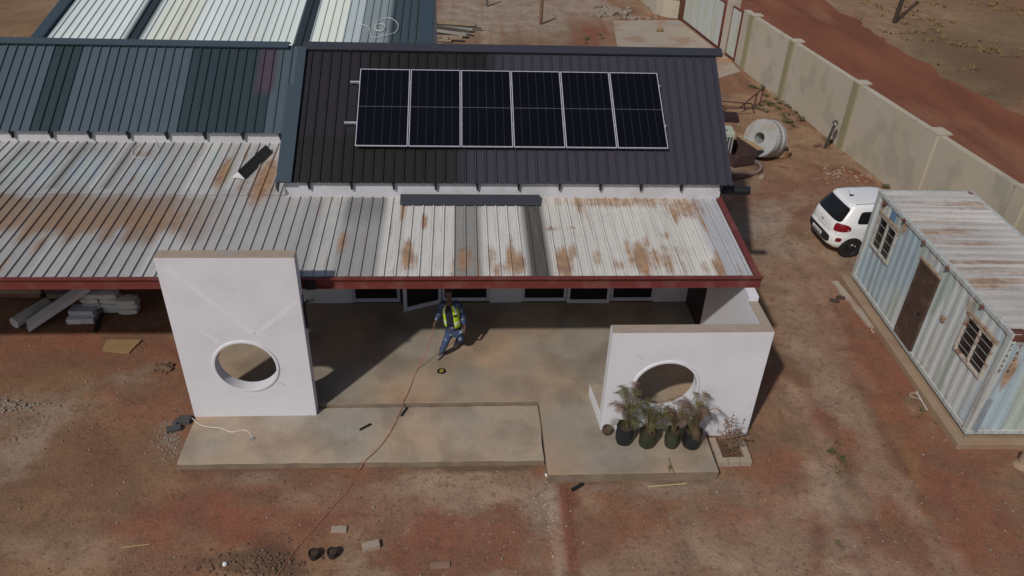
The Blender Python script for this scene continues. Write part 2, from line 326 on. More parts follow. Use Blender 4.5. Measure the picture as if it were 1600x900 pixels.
for pl, wd_, cn, st in LINES:
    W_ = [G(*q) for q in pl]; dmin = np.full(XX.shape, 1e9)
    for a, b in zip(W_[:-1], W_[1:]):
        ex, ey = b.x-a.x, b.y-a.y; t_ = np.clip(((XX-a.x)*ex+(YY-a.y)*ey)/(ex*ex+ey*ey+1e-9), 0, 1)
        dmin = np.minimum(dmin, np.hypot(XX-a.x-t_*ex, YY-a.y-t_*ey))
    d = dmin/wd_+(n1-.47)*2.2+(n2-.47)*2.2+(n4-.37)*1.1
    mixc(np.clip((1.1-d)/.6, 0, 1)*st, cn)
far = np.clip((np.hypot(XX, YY-20)-45)/60, 0, 1); mixc(far*.6, 'olive')
gz = (n1-.47)*.10*1+(n2-.47)*.05
def flat(x0, x1, y0, y1, m=.25):
    dx = np.maximum(np.maximum(x0-XX, XX-x1), 0); dy = np.maximum(np.maximum(y0-YY, YY-y1), 0)
    return np.clip(np.hypot(dx, dy)/m, 0, 1)
for pl, wd_, dep_ in (([(1225, 600), (1285, 700), (1335, 800), (1370, 905)], .16, .035), ([(1330, 560), (1400, 690), (1460, 800), (1500, 905)], .16, .035), ([(872, 755), (882, 830), (888, 905)], .12, -.04), ([(60, 905), (200, 800), (300, 740)], .18, .03), ([(560, 900), (700, 800), (850, 770)], .16, .025), ([(1215, 330), (1262, 430), (1310, 540)], .16, .03), ([(1275, 420), (1340, 520)], .16, .03)):
    W_ = [G(*q) for q in pl]; dmin = np.full(XX.shape, 1e9)
    for a, b in zip(W_[:-1], W_[1:]):
        ex, ey = b.x-a.x, b.y-a.y; t_ = np.clip(((XX-a.x)*ex+(YY-a.y)*ey)/(ex*ex+ey*ey+1e-9), 0, 1)
        dmin = np.minimum(dmin, np.hypot(XX-a.x-t_*ex, YY-a.y-t_*ey)+(n2-.47)*.25)
    gz -= dep_*np.exp(-(dmin/wd_)**2)-dep_*.6*np.exp(-((dmin-.28)/.12)**2)
gz += (n4-.37)*.03
k = flat(-5.6, 6.3, 10.2, 30)*flat(-14, 6.3, 17.5, 45)*flat(10.0, 13.3, 10.6, 17.8)
gz = gz*k-.015
def mound(u, v, r, h):
    global gz
    p = G(u, v); d = np.hypot(XX-p.x, (YY-p.y))/r+(n2-.47)*.8
    gz += h*np.clip(1-d, 0, 1)**1.3
mound(1322, 274, .9, .28); mound(400, 888, .8, .14); mound(975, 18, 1.6, .2); mound(1190, 235, .9, .06)
nx, ny = XX.shape
me = bpy.data.meshes.new('ground')
idx = np.arange(nx*ny).reshape(nx, ny)
fc = np.stack([idx[:-1, :-1], idx[1:, :-1], idx[1:, 1:], idx[:-1, 1:]], -1).reshape(-1, 4)
me.vertices.add(nx*ny); me.vertices.foreach_set('co', np.stack([XX, YY, gz], -1).astype(np.float32).ravel())
me.loops.add(fc.size); me.loops.foreach_set('vertex_index', fc.astype(np.int32).ravel())
me.polygons.add(len(fc)); me.polygons.foreach_set('loop_start', np.arange(0, fc.size, 4, dtype=np.int32)); me.polygons.foreach_set('loop_total', np.full(len(fc), 4, np.int32))
me.update(); me.validate()
ca = me.color_attributes.new('Col', 'FLOAT_COLOR', 'POINT'); ca.data.foreach_set('color', np.concatenate([gc, np.ones((nx, ny, 1))], -1).astype(np.float32).ravel())
me.polygons.foreach_set('use_smooth', [True]*len(me.polygons)); me.materials.append(soilm)
ground = tag(bpy.data.objects.new('ground', me), 'bare brown and red soil of the building yard', 'ground', kind='structure'); COL.objects.link(ground)
def gzat(x, y):
    i = min(max(np.searchsorted(GX, x)-1, 0), nx-2); j = min(max(np.searchsorted(GY, y)-1, 0), ny-2)
    fx = (x-GX[i])/(GX[i+1]-GX[i]); fy = (y-GY[j])/(GY[j+1]-GY[j])
    return float((gz[i, j]*(1-fx)+gz[i+1, j]*fx)*(1-fy)+(gz[i, j+1]*(1-fx)+gz[i+1, j+1]*fx)*fy)
def GG(u, v):
    p = G(u, v)
    for _ in range(3): p = G(u, v, gzat(p.x, p.y))
    return p
# dirt road outside the wall: a strip with uneven edges
def strip(name, left, right, z, mat, label, cat, n=60):
    mb = MB(); rows = []
    for i in range(n+1):
        t = i/n
        def at(pl):
            q = t*(len(pl)-1); a = min(int(q), len(pl)-2); return Vector(pl[a]).lerp(Vector(pl[a+1]), q-a)
        a, b = at(left), at(right); d = (b-a)
        a = a+d.normalized()*.5*mnoise.noise(Vector((t*31, 1, 2))); b = b+d.normalized()*.9*mnoise.noise(Vector((t*31, 7, 2)))
        rows.append([a.lerp(b, s/8) for s in range(9)])
    vs = [(p.x, p.y, z+.03*mnoise.noise(Vector((p.x*.4, p.y*.4, 0)))) for r in rows for p in r]
    fs = [(i*9+j, (i+1)*9+j, (i+1)*9+j+1, i*9+j+1) for i in range(n) for j in range(8)]
    mb.add(vs, fs); o = mb.build(name, mat, None, True)
    return tag(o, label, cat, kind='structure')
strip('dirt_road', [(22.5, -20, 0), (17.6, 10, 0), (15.5, 24, 0), (14.2, 35, 0), (14.3, 50, 0), (14.5, 90, 0)],
      [(31, -20, 0), (26, 10, 0), (23.2, 26, 0), (22.2, 36, 0), (22, 46, 0), (24, 90, 0)], .065, roadm, 'red dirt road running outside the boundary wall', 'road')

# ------------------------------------------------------------------ slabs
ZL, ZU = .12, .2
def wob(poly, amp=.012, step=.25):
    out = []
    for i in range(len(poly)):
        a, b = Vector(poly[i]), Vector(poly[(i+1) % len(poly)]); n = max(1, int((b-a).length/step))
        for j in range(n):
            p = a.lerp(b, j/n); 
            if j: p += Vector((random.uniform(-amp, amp), random.uniform(-amp, amp)))
            out.append((p.x, p.y))
    return out
mb = MB().prism(wob([(-5.42, 10.78), (1.60, 10.72), (1.60, 12.295), (-5.42, 12.295)]), -.1, ZL, 0, 1)
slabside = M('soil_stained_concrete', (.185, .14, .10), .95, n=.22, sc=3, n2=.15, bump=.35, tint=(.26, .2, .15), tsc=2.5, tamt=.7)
tag(mb.build('front_step', [concrete2, slabside], None, bevel=.008), 'long low concrete step along the front of the veranda', 'step', kind='structure')
mb = MB().prism([(-5.42, 12.33), (1.62, 12.33), (1.62, 10.27), (4.93, 10.27), (4.93, 11.52), (5.72, 11.52), (5.72, 16.0), (-5.42, 16.0)], -.12, ZU, 0, 1)
tag(mb.build('veranda_floor', [concrete, slabside], None, bevel=.008), 'stained concrete floor of the veranda with its raised landing at the palms', 'veranda floor', kind='structure')
# concrete apron at the gates
ap = [G(958, 34), G(1010, 33), G(1060, 33), G(1140, 95), G(1157, 113), G(1115, 126)]
ap = [(p.x, p.y) for p in ap]+[(8.0, 32.0), (7.4, 36)]
tag(MB().prism(ap, -.1, .05).build('concrete_apron', conc_old), 'worn concrete driveway apron in front of the white gates', 'driveway', kind='structure')

# ------------------------------------------------------------------ white walls with round openings
def holed_wall(mb, x0, x1, y0, y1, z0, z1, cx, cz, r, n=48):
    # front and back faces with a round hole, reveal inside; angles refined to the corners
    ang = sorted(set([2*PI*i/n for i in range(n)]+[math.atan2(zz-cz, xx-cx) % (2*PI) for xx in (x0, x1) for zz in (z0, z1)]))
    inn, out = [], []
    for a in ang:
        c, s = math.cos(a), math.sin(a)
        t = min([((x1 if c > 0 else x0)-cx)/c if abs(c) > 1e-9 else 1e9, ((z1 if s > 0 else z0)-cz)/s if abs(s) > 1e-9 else 1e9])
        inn.append((cx+r*c, cz+r*s)); out.append((cx+t*c, cz+t*s))
    N = len(ang); b = len(mb.v)
    for y in (y0, y1):
        mb.v += [(x, y, z) for x, z in inn]+[(x, y, z) for x, z in out]
    for i in range(N):
        j = (i+1) % N
        for q in [(i, j, N+j, N+i), (2*N+i, 3*N+i, 3*N+j, 2*N+j), (i, 2*N+i, 2*N+j, j), (N+i, N+j, 3*N+j, 3*N+i)]:
            mb.f.append(tuple(b+k_ for k_ in q)); mb.mi.append(0)
    return mb
def ring(mb, cx, cz, y, r0, r1, yo):
    mb.lathe([(r0, yo), (r0, -.022), ((r0+r1)/2-.01, -.028), (r1-.012, -.022), (r1, -.001), (r1, .0), (r1-.02, yo)], (cx, y, cz), (0, 1, 0), 64, closed=True); return mb
LX0, LX1, LY0, LY1, LH = -5.44, -2.99, 12.085, 12.325, 3.94
t = thing('feature_wall', 'tall white slab wall with a round porthole, left of the veranda', 'wall', (-4.2, LY0, ZL))
wl = holed_wall(MB(), LX0, LX1, LY0, LY1, .115, LH-.02, -4.215, 1.43, .62).build('wall_slab', plaster, t)
MB().box(LX0+.004, LX1-.004, LY0+.004, LY1-.004, LH-.02, LH).build('wall_top', cementtop, t)
ring(MB(), -4.215, 1.43, LY0, .585, .645, .225).build('porthole_ring', plaster, t, True)
for a, b in (((-4.62, .80), (-4.82, .58)), ((-3.66, 1.02), (-3.50, .93))):
    MB().frame((a[0], LY0-.0015, a[1]), (b[0]-a[0], 0, b[1]-a[1]), (.006, 0, .006), (0, -.001, 0)).build('hairline_crack', greyp, t)
for (a, b, w_) in (((-5.25, 3.72), (-3.95, 2.22), .10), ((-3.06, 2.95), (-3.92, 2.20), .09), ((-4.9, 2.3), (-4.62, 2.02), .07)):
    a, b = Vector((a[0], LY0-.0015, a[1])), Vector((b[0], LY0-.0015, b[1])); n_ = Vector((-(b-a).z, 0, (b-a).x)).normalized()*w_
    MB().frame(a-n_/2, b-a, n_, (0, .002, 0)).build('plaster_strip', M('smooth_filler', (.695, .695, .745), .8, n=.06, sc=5, n2=.05) if 'smooth_filler' not in MATS else MATS['smooth_filler'], t)
MB().prism([(-4.13+.17*math.cos(q_*PI/8), (LY0+LY1)/2+.04*math.sin(q_*PI/8)) for q_ in range(16)], LH-.004, LH+.003).build('tar_patch', greyp, t)
# black bracket bolted on the inner side
b0, b1 = Yv(482, 511, 12.25).z, Yv(479, 478, 12.25).z
mb = MB().box(LX1+.002, LX1+.035, 12.21, 12.29, b0, b1).tube([(LX1+.02, 12.25, b1-.03), (LX1+.03, 12.25, b1+.06), (LX1+.09, 12.25, b1+.11), (LX1+.20, 12.25, b1+.14)], .028, 8).tube([(LX1+.012, 12.25, b1), (LX1+.012, 12.28, 3.0)], .010)
single(mb, 'steel_bracket', blackm, 'bent black steel bracket fixed to the side of the tall white wall', 'bracket')

RX0, RX1, RY0, RY1, RH = 2.80, 5.88, 11.46, 11.70, 2.675
t = thing('feature_wall', 'low white garden wall with a round porthole behind the potted palms', 'wall', (4.3, RY0, 0))
wl = MB(); holed_wall(wl, RX0, RX1, RY0, RY1, -.1, RH-.02, 3.98, 1.31, .66)
wl.build('wall_slab', plaster, t)
ring(MB(), 3.98, 1.31, RY0, .625, .685, .225).build('porthole_ring', plaster, t, True)
mb = MB().box(RX1-.2, RX1-.001, RY1, 12.46, -.1, RH-.021).add([(x, y, z) for x in (RX1-.2, RX1-.001) for y, z in ((12.46, -.1), (16.0, -.1), (16.0, 3.05), (12.46, 2.775))], [(0, 1, 2, 3), (4, 7, 6, 5), (0, 4, 5, 1), (1, 5, 6, 2), (2, 6, 7, 3), (3, 7, 4, 0)])
mb.build('side_return', plaster, t)
mb = MB().box(RX0+.004, RX1-.004, RY0+.004, RY1-.004, RH-.02, RH).box(RX1-.196, RX1-.005, RY1, 12.458, RH-.0195, RH-.0005)
mb.build('wall_top', cementtop, t)
MB().box(RX1-.214, RX1-.2005, 14.75, 15.99, ZU, 2.6).build('door_panel', maroond, t)
MB().prism([(2.81, 11.47), (3.0, 11.70), (2.98, 12.55), (2.71, 12.55)], .1, .46).build('low_kerb', [plaster], t)
MB().prism([(2.815, 11.705), (2.99, 11.705), (2.975, 12.545), (2.715, 12.545)], .46, .466).build('kerb_top', cementtop, t)
mb = MB(); mb.frame((3.3, RY0-.0015, 2.14), (.16, 0, -.13), (.006, 0, .006), (0, -.001, 0)); mb.build('hairline_crack', greyp, t)

# ------------------------------------------------------------------ ribbed sheet roofs
def ribbed(P, xdir, ydir, nrm, w, ln, colf, rows=24, pitch=.2287, h=.032, x_of=None, off=0.):
    """sheet from corner P, ribs run along ydir, one rib per pitch along xdir"""
    mb = MB(); P, xd, yd, nr = Vector(P), Vector(xdir).normalized(), Vector(ydir).normalized(), Vector(nrm).normalized()
    prof = []; x = -off
    while x < w:
        for dx, hh in ((0, 0), (.009, 0), (.164, 0), (.173, 0), (.186, h), (.212, h), (.2287, 0)):
            s = x+dx*pitch/.2287
            if -1e-6 <= s <= w: prof.append((s, hh))
        x += pitch
    prof = [(0, 0)]+[q for q in prof if q[0] > 1e-4]
    prof = [q for i, q in enumerate(prof) if i == 0 or q[0]-prof[i-1][0] > 1e-4]
    if w-prof[-1][0] > .01: prof.append((w, 0))
    n = len(prof)
    for j in range(rows+1):
        t_ = ln*j/rows
        for s, hh in prof:
            p = P+xd*s+yd*t_+nr*hh; mb.v.append(tuple(p))
            c, k_ = colf(s, t_, hh)
            ph = (s+off) % pitch
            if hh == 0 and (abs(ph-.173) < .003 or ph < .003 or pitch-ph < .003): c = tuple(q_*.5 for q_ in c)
            mb.c.append(c); mb.k.append(k_)
    for j in range(rows):
        for i in range(n-1): mb.f.append((j*n+i, j*n+i+1, (j+1)*n+i+1, (j+1)*n+i)); mb.mi.append(0)
    return mb
def hsh(i, s=0): return (math.sin(i*127.1+s*311.7)*43758.5453) % 1.0
SL = math.radians(29.2)                                  # pitch of the two dark roofs
yd = Vector((0, math.cos(SL), math.sin(SL))); nr = Vector((0, -math.sin(SL), math.cos(SL)))
main = thing('veranda_building', 'long low building with a black and purple grey ribbed roof carrying the solar panels', 'building', (1, 16, 0))
EY, EZ = 15.70, 3.62
RLEN = 3.90
def col_main(s, t_, hh):
    x = s-3.72
    i = math.floor((x+.1)/.686)
    k_ = 1/(1+math.exp(-(x-(.0 if t_ < 1.3 else .75))*14))      # dark brown sheets on the left, purple grey on the right
    a = np.array((.020, .0185, .0185))*(1+.35*(hsh(i)-.5)); b = np.array((.047, .043, .059))*(1+.14*(hsh(i, 2)-.5))
    if x < -2.2 and t_ > 1.2: a = a*.75+np.array((.03, .024, .042))*.35
    return tuple(a*(1-k_)+b*k_), 0.
rm = ribbed((-3.72, EY, EZ), (1, 0, 0), yd, nr, 9.86, RLEN, col_main, 26, off=.05)
# right-hand verge runs a little wider at the ridge
rm.v = [(x+(.20*max(0, (x-1)/5.2)*((y-EY)/3.4)), y, z) for x, y, z in rm.v]
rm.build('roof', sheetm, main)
rp = Vector((0, EY, EZ))+yd*RLEN
MB().frame((-3.80, rp.y-.10, rp.z-.02), (10.28, 0, 0), yd*.24, nr*.055).frame((-3.80, rp.y+.105, rp.z+.10), (10.28, 0, 0), (0, .2, -.09), (0, 0, .03)).build('ridge_cap', flashd, main)
mbv = MB()
mbv.frame(Vector((-4.03, EY-.05, EZ+.02)), (.33, 0, 0), yd*2.75, nr*.045)
mbv.frame(Vector((-4.03, EY-.05, EZ-.2)), (.03, 0, 0), yd*2.75, nr*.22)
mbv.frame(Vector((-3.90, EY-.05, EZ+.02))+yd*2.75, (.2, 0, 0), yd*1.15, nr*.045)
mbv.build('barge_flashing', flash, main)
WZ = 3.70
wallm = MB().box(-3.9, -2.69, 16.0, 16.22, -.1, WZ).box(.69, 1.49, 16.0, 16.22, -.1, WZ).box(4.85, RX1-.201, 16.0, 16.22, -.1, WZ)
wallm.box(-2.69, .69, 16.0, 16.22, 2.3, WZ).box(1.49, 4.85, 16.0, 16.22, 2.3, WZ).box(RX1-.2, 5.92, 16.001, 16.22, -.1, WZ)
wallm.box(5.70, 5.92, 16.22, 22.6, -.1, WZ).box(-3.9, -3.68, 16.22, 22.6, -.1, WZ).box(-3.9, 5.92, 22.6, 22.8, -.1, WZ)
wallm.build('wall', plaster2, main)
# gable triangles and far roof slope
for x in (5.70, -3.9):
    MB().add([(x, 16.0, WZ), (x+.2, 16.0, WZ), (x+.2, 22.6, WZ), (x, 22.6, WZ), (x, 19.1, 5.3), (x+.2, 19.1, 5.3)], [(0, 1, 2, 3), (0, 4, 5, 1), (3, 2, 5, 4), (0, 3, 4), (1, 5, 2)]).build('gable', plaster2, main)
bk = Vector((0, math.cos(SL), -math.sin(SL)))
ribbed((-3.72, rp.y+.06, rp.z), (1, 0, 0), bk, (0, math.sin(SL), math.cos(SL)), 9.86, 4.1, lambda s, t_, hh: ((.05, .046, .062), 0), 3).build('roof', sheetm, main)
MB().box(-3.9, 5.92, 15.80, 15.998, 3.12, 3.655).build('eave_band', plaster2, main)
for i in range(11):                                       # rafter ends under the eave
    x = -3.35+i*.925
    MB().add([(x-.03, 15.715, 3.60), (x+.03, 15.715, 3.60), (x+.03, 15.798, 3.65), (x-.03, 15.798, 3.65), (x-.014, 15.73, 3.44), (x+.014, 15.73, 3.44), (x+.014, 15.798, 3.44), (x-.014, 15.798, 3.44)],
             [(0, 1, 2, 3), (4, 7, 6, 5), (0, 4, 5, 1), (1, 5, 6, 2), (2, 6, 7, 3), (3, 7, 4, 0)]).build('rafter_tail', blackm, main)
# glazing in the back wall of the veranda
def glazed(x0, x1, z0=ZU, z1=2.3, y=16.03, mid=None, parent=main, nm='window'):
    mb = MB(); fw = .075
    mb.box(x0, x0+fw, y, y+.06, z0, z1).box(x1-fw, x1, y, y+.06, z0, z1).box(x0+fw, x1-fw, y, y+.06, z0, z0+.10).box(x0+fw, x1-fw, y, y+.06, z1-fw, z1)
    f = mb.build(nm, frame, parent, bevel=.006)
    MB().box(x0+fw, x1-fw, y+.025, y+.035, z0+.10, z1-fw).build('pane', glassd, f); return f
glazed(-2.69, -1.52); glazed(-.5, .69, y=16.05)
glazed(1.49, 2.62); glazed(2.62, 3.70, y=15.95, nm='door'); glazed(3.72, 4.85)
MB().box(-1.52, -.5, 16.06, 16.075, ZU, 2.3).build('pane', glassd, main)  # dark sheet in the open doorway, stands for the shaded room behind
# open door leaf, hinged at x=-.5
h = Vector((-.52, 15.99, 0)); e = Vector((-1.42, 15.62, 0)); d = (e-h).normalized(); nn = Vector((-d.y, d.x, 0))*.045
mb = MB(); Lw = (e-h).length
for a, b, z0, z1 in ((0, .075, .215, 2.25), (Lw-.09, Lw, .215, 2.25), (.075, Lw-.09, .215, .33), (.075, Lw-.09, 2.17, 2.25)):
    mb.frame(h+d*a+Vector((0, 0, z0)), d*(b-a), nn, (0, 0, z1-z0))
f = mb.build('door', frame, main, bevel=.005)
MB().frame(h+d*.075+nn*.4+Vector((0, 0, .33)), d*(Lw-.165), nn*.2, (0, 0, 1.84)).build('pane', glassd, f)

# teal wing on the left
wing = thing('wing_building', 'set back building wing with a teal blue ribbed roof', 'building', (-9, 18.5, 0))
TY, TZ, TL = 18.18, 3.72, 2.83
def col_teal(s, t_, hh):
    x = s-16.0; i = math.floor(x/.686)
    r = hsh(i, 5); dk = r < .38
    c = np.array((.028, .045, .057) if dk else (.070, .100, .120))*(1+.12*(hsh(i, 9)-.5))
    if -5.15 < x < -4.72 and t_ > 1.15: c = np.array((.07, .052, .075))
    return tuple(c), 0.
ribbed((-16, TY, TZ), (1, 0, 0), yd, nr, 12.1, TL, col_teal, 10).build('roof', sheetm, wing)
tp = Vector((0, TY, TZ))+yd*TL
MB().frame((-16, tp.y-.14, tp.z-.03), (11.55, 0, 0), yd*.2, nr*.05).frame((-16, tp.y+.035, tp.z+.075), (11.55, 0, 0), (0, .22, -.1), (0, 0, .03)).build('ridge_cap', flash, wing)
ribbed((-16, tp.y+.06, tp.z), (1, 0, 0), bk, (0, math.sin(SL), math.cos(SL)), 12.1, 1.3, lambda s, t_, hh: ((.06, .09, .11), 0), 3).build('roof', sheetm, wing)
MB().box(-16, -3.91, 18.29, 18.5, -.1, 3.73).box(-16, -15.8, 18.5, 22.2, -.1, 3.86).build('wall', plaster2, wing)
for i in range(13):
    x = -4.42-i*.905
    MB().add([(x-.04, 18.195, 3.70), (x+.04, 18.195, 3.70), (x+.04, 18.288, 3.75), (x-.04, 18.288, 3.75), (x-.014, 18.21, 3.52), (x+.014, 18.21, 3.52), (x+.014, 18.288, 3.52), (x-.014, 18.288, 3.52)],
             [(0, 1, 2, 3), (4, 7, 6, 5), (0, 4, 5, 1), (1, 5, 6, 2), (2, 6, 7, 3), (3, 7, 4, 0)]).build('rafter_tail', blackm, wing)

# hall with translucent sheets behind
hall = thing('hall_building', 'rear hall with pale translucent sheets between grey roof strips', 'building', (-6, 23, 0))
HA = math.radians(11.3); hyd = Vector((0, math.cos(HA), math.sin(HA))); hnr = Vector((0, -math.sin(HA), math.cos(HA)))
HX0, HX1 = -11.75, -1.12
def col_hall(s, t_, hh):
    x = HX0+s
    tv = np.array((.05, .073, .085))
    if x < HX0+.28: return tuple(np.array((.075, .105, .135))), 0.
    if -9.48 < x < -9.02 or -4.72 < x < -4.28: return tuple(tv*.6), 0.
    if x > -2.05: return tuple(tv*1.05), 0.
    i = math.floor(x/.686); r = hsh(i, 3)
    c = np.array((.70, .76, .745))*(1+.14*(r-.5))
    if x > -2.9: c = np.array((.24, .29, .31))
    elif x > -3.4: c = np.array((.46, .53, .55))
    elif x > -4.1: c = np.array((.74, .80, .72))
    if -8.8 < x < -7.7: c = np.array((.68, .71, .62))*(.95+.2*hsh(math.floor(x/.2287), 4))
    return tuple(c*(1+.08*(hsh(math.floor(x/.2287), 8)-.5))), 0.
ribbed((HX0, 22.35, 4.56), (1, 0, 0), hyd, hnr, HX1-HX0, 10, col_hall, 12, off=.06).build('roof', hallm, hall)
MB().frame((HX1-.10, 22.3, 4.60), (.38, 0, 0), hyd*10, hnr*.05).frame((HX1+.28, 22.3, 4.40), (.03, 0, 0), hyd*10, hnr*.24).build('barge_flashing', flash, hall)
MB().frame((HX0-.12, 22.3, 4.60), (.3, 0, 0), hyd*10, hnr*.05).build('barge_flashing', flash, hall)
MB().box(HX0, HX1+.02, 22.85, 23.0, -.1, 4.5).box(HX1-.02, HX1+.15, 23.0, 32.2, -.1, 4.55).box(HX0, HX0+.18, 23.0, 32.2, -.1, 4.55).box(HX0, HX1, 32.0, 32.2, -.1, 6.2).build('wall', plaster2, hall)

# ------------------------------------------------------------------ veranda roof
vr = thing('lean_to_canopy', 'low lean-to roof of rusty white ribbed sheets with a maroon fascia', 'canopy', (0, 12.8, 3.0))
PA = math.atan(.07); pyd = Vector((0, math.cos(PA), math.sin(PA))); pnr = Vector((0, -math.sin(PA), math.cos(PA)))
RUST = [  # x centre, distance up from the front edge, half width, half length, strength
 (-1.12, .75, .15, .62, 1.0), (-.92, .5, .08, .4, .6), (-.5, .5, .08, .45, .75), (.02, .55, .16, .55, .85), (.2, .85, .2, .45, .5), (.62, .65, .10, .6, 1.0), (.75, .3, .1, .3, .6), (1.0, .6, .13, .6, .95), (1.2, .45, .1, .45, .9),
 (2.05, .45, .16, .6, 1.2), (2.30, .9, .10, .4, .7), (2.75, .6, .10, .4, .8), (3.16, .4, .13, .25, .9), (3.45, .75, .09, .6, .9), (3.66, .6, .14, .65, 1.3), (4.2, .45, .09, .5, .8), (4.9, .3, .09, .4, .6), (4.35, 1.45, .13, .18, .75), (4.5, .9, .12, .25, .7), (5.2, .3, .08, .3, .6), (3.1, 1.3, .12, .2, .5),
 (1.95, 1.7, .28, .10, .7), (2.4, 1.75, .1, .06, .8), (3.6, 2.9, 1.9, .4, .75), (5.0, 2.6, .7, .6, .7), (2.4, 2.9, .5, .3, .45), (-3.0, 3.0, .7, .2, .5), (-2.35, .9, .08, .8, .5), (-2.0, 1.2, .15, .3, .4), (-2.7, .4, .1, .35, .45),
 (-8.3, 1.95, 2.9, .85, .5), (-6.5, 2.0, 1.5, .7, .55), (-10.6, 2.0, 2.0, 1.0, .5), (-5.0, 2.0, .35, .6, .4), (-4.5, 3.7, .30, 1.2, 1.0), (-5.5, 4.0, .16, .9, 1.0), (-5.0, 3.6, .15, .7, .7), (-5.9, 3.5, .08, .5, .5), (-10.8, 3.6, .3, .5, .6), (-12, 2.6, 1, .6, .5), (-7.6, 4.9, .25, .2, .6), (-3.9, 3.6, .25, .4, .55)]
random.seed(77)
for _ in range(46):
    RUST.append((random.choice((random.uniform(-3.4, 1.25), random.uniform(1.85, 5.6), random.uniform(1.85, 5.6))), random.choice((random.uniform(.1, .7), random.uniform(.1, 3.0))), random.uniform(.03, .08), random.uniform(.2, .7), random.uniform(.5, 1.05)))
for _ in range(40): RUST.append((random.uniform(-14, -4), random.uniform(.2, 5.4), random.uniform(.03, .08), random.uniform(.2, .8), random.uniform(.4, .9)))
def col_porch(s, t_, hh):
    x = s-16.3
    i = math.floor(x/.686)
    g = .34+.15*hsh(i, 11)
    c = np.array((g, g*.99, g*.985))
    if x < -3.9 and t_ > 3.25:
        r = hsh(math.floor(x/.2287), 21); q = math.exp(-((t_-4.3+.8*(hsh(i, 4)-.5))/.7)**2)
        if r < .30: c = c*(1-.7*q)+np.array((.36, .43, .50))*.7*q
        elif r < .5: c = c*(1-.7*q)+np.array((.44, .52, .48))*.7*q
        elif r < .62: c = c*.66
        elif r < .8: c = c*1.2
    if x < -4.9 and t_ < 3.03:                 # broad brown rust wash on the lower left sheets
        rb = math.floor(x/.2287); lo = .75+.7*hsh(rb, 51)+.25*hsh(i, 52); hi = 2.95+.2*hsh(rb, 53)
        q = min(1, max(0, (t_-lo)/.35))*min(1, max(0, (hi-t_)/.2))*min(1, max(0, (-5.05-x)/.9))*(.62+.38*hsh(rb, 54))
        q *= .98+.5*mnoise.noise(Vector((x*.55, t_*.8, 2.)))
        q = min(.95, max(0, q*1.25))
        c = c*(1-q)+np.array((.25, .175, .125))*q
    if x >= -3.5:
        if x < -3.04: c = np.array((.36, .36, .36))
        elif x < -2.56: c = np.array((.48, .48, .47))
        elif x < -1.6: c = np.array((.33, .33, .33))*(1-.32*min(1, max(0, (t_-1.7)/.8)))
        elif x < -.15: c = np.array((.60, .59, .57))*(.94+.1*hsh(math.floor(x/.2287), 2))
        elif x < .36: c = np.array((.27, .265, .255))
        elif x < 1.30: c = np.array((.63, .62, .595))
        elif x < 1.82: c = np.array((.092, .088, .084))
        elif x < 5.25: c = np.array((.63, .61, .575))*(.94+.1*hsh(i, 6))
        else: c = np.array((.44, .45, .48))
    if hh > .01: c = c*1.12
    k_ = 0
    for (rx, rt, rw, rl, st) in RUST:
        if abs(x-rx) < 1.8*rw and abs(t_-rt) < 1.8*rl:
            k_ = max(k_, st*math.exp(-((x-rx)/rw)**2*.9-abs((t_-rt)/rl)**2.6*.9))
    return tuple(c), k_
PYB = 12.84
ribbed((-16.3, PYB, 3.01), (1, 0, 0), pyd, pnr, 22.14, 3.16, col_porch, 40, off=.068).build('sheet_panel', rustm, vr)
# upper sheets on the left run on to the set-back wing and lap over the lower ones
pu = Vector((-16.3, PYB, 3.022))+pyd*3.02
def col_up(s, t_, hh): return col_porch(s, t_+3.02, hh)
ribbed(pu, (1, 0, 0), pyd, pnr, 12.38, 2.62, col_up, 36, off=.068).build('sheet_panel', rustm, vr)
# fascia channel: front web, top and bottom flanges
mb = MB().box(-16.3, LX0-.03, 12.80, 12.825, 2.80, 3.046).box(-16.3, LX0-.03, 12.74, 12.80, 3.02, 3.046).box(-16.3, LX0-.03, 12.77, 12.80, 2.80, 2.82)
mb.build('fascia_beam', maroon, vr)
mb = MB().box(LX0-.02, 6.0, 12.80, 12.825, 2.80, 3.046).box(LX0-.02, 6.0, 12.73, 12.80, 3.02, 3.047).box(LX0-.02, 6.0, 12.75, 12.80, 2.80, 2.82)
mb.build('fascia_beam', maroon, vr)
MB().box(-16.3, 5.85, 12.826, 12.90, 2.81, 3.005).build('purlin', maroond, vr)  # unseen bar added behind the fascia to block a light leak
MB().frame((5.86, 12.826, 2.88), (.12, 0, 0), pyd*3.18, (0, 0, .165)).build('side_beam', maroon, vr)
MB().box(LX1-.02, LX1+.16, 12.74, 12.797, 2.79, 3.0).build('splice_plate', blackm, vr)
for yy in (13.8, 14.9):
    MB().box(-16.3, 5.84, yy, yy+.07, 2.88+.07*(yy-12.84), 2.985+.07*(yy-12.84)).build('purlin', maroond, vr)

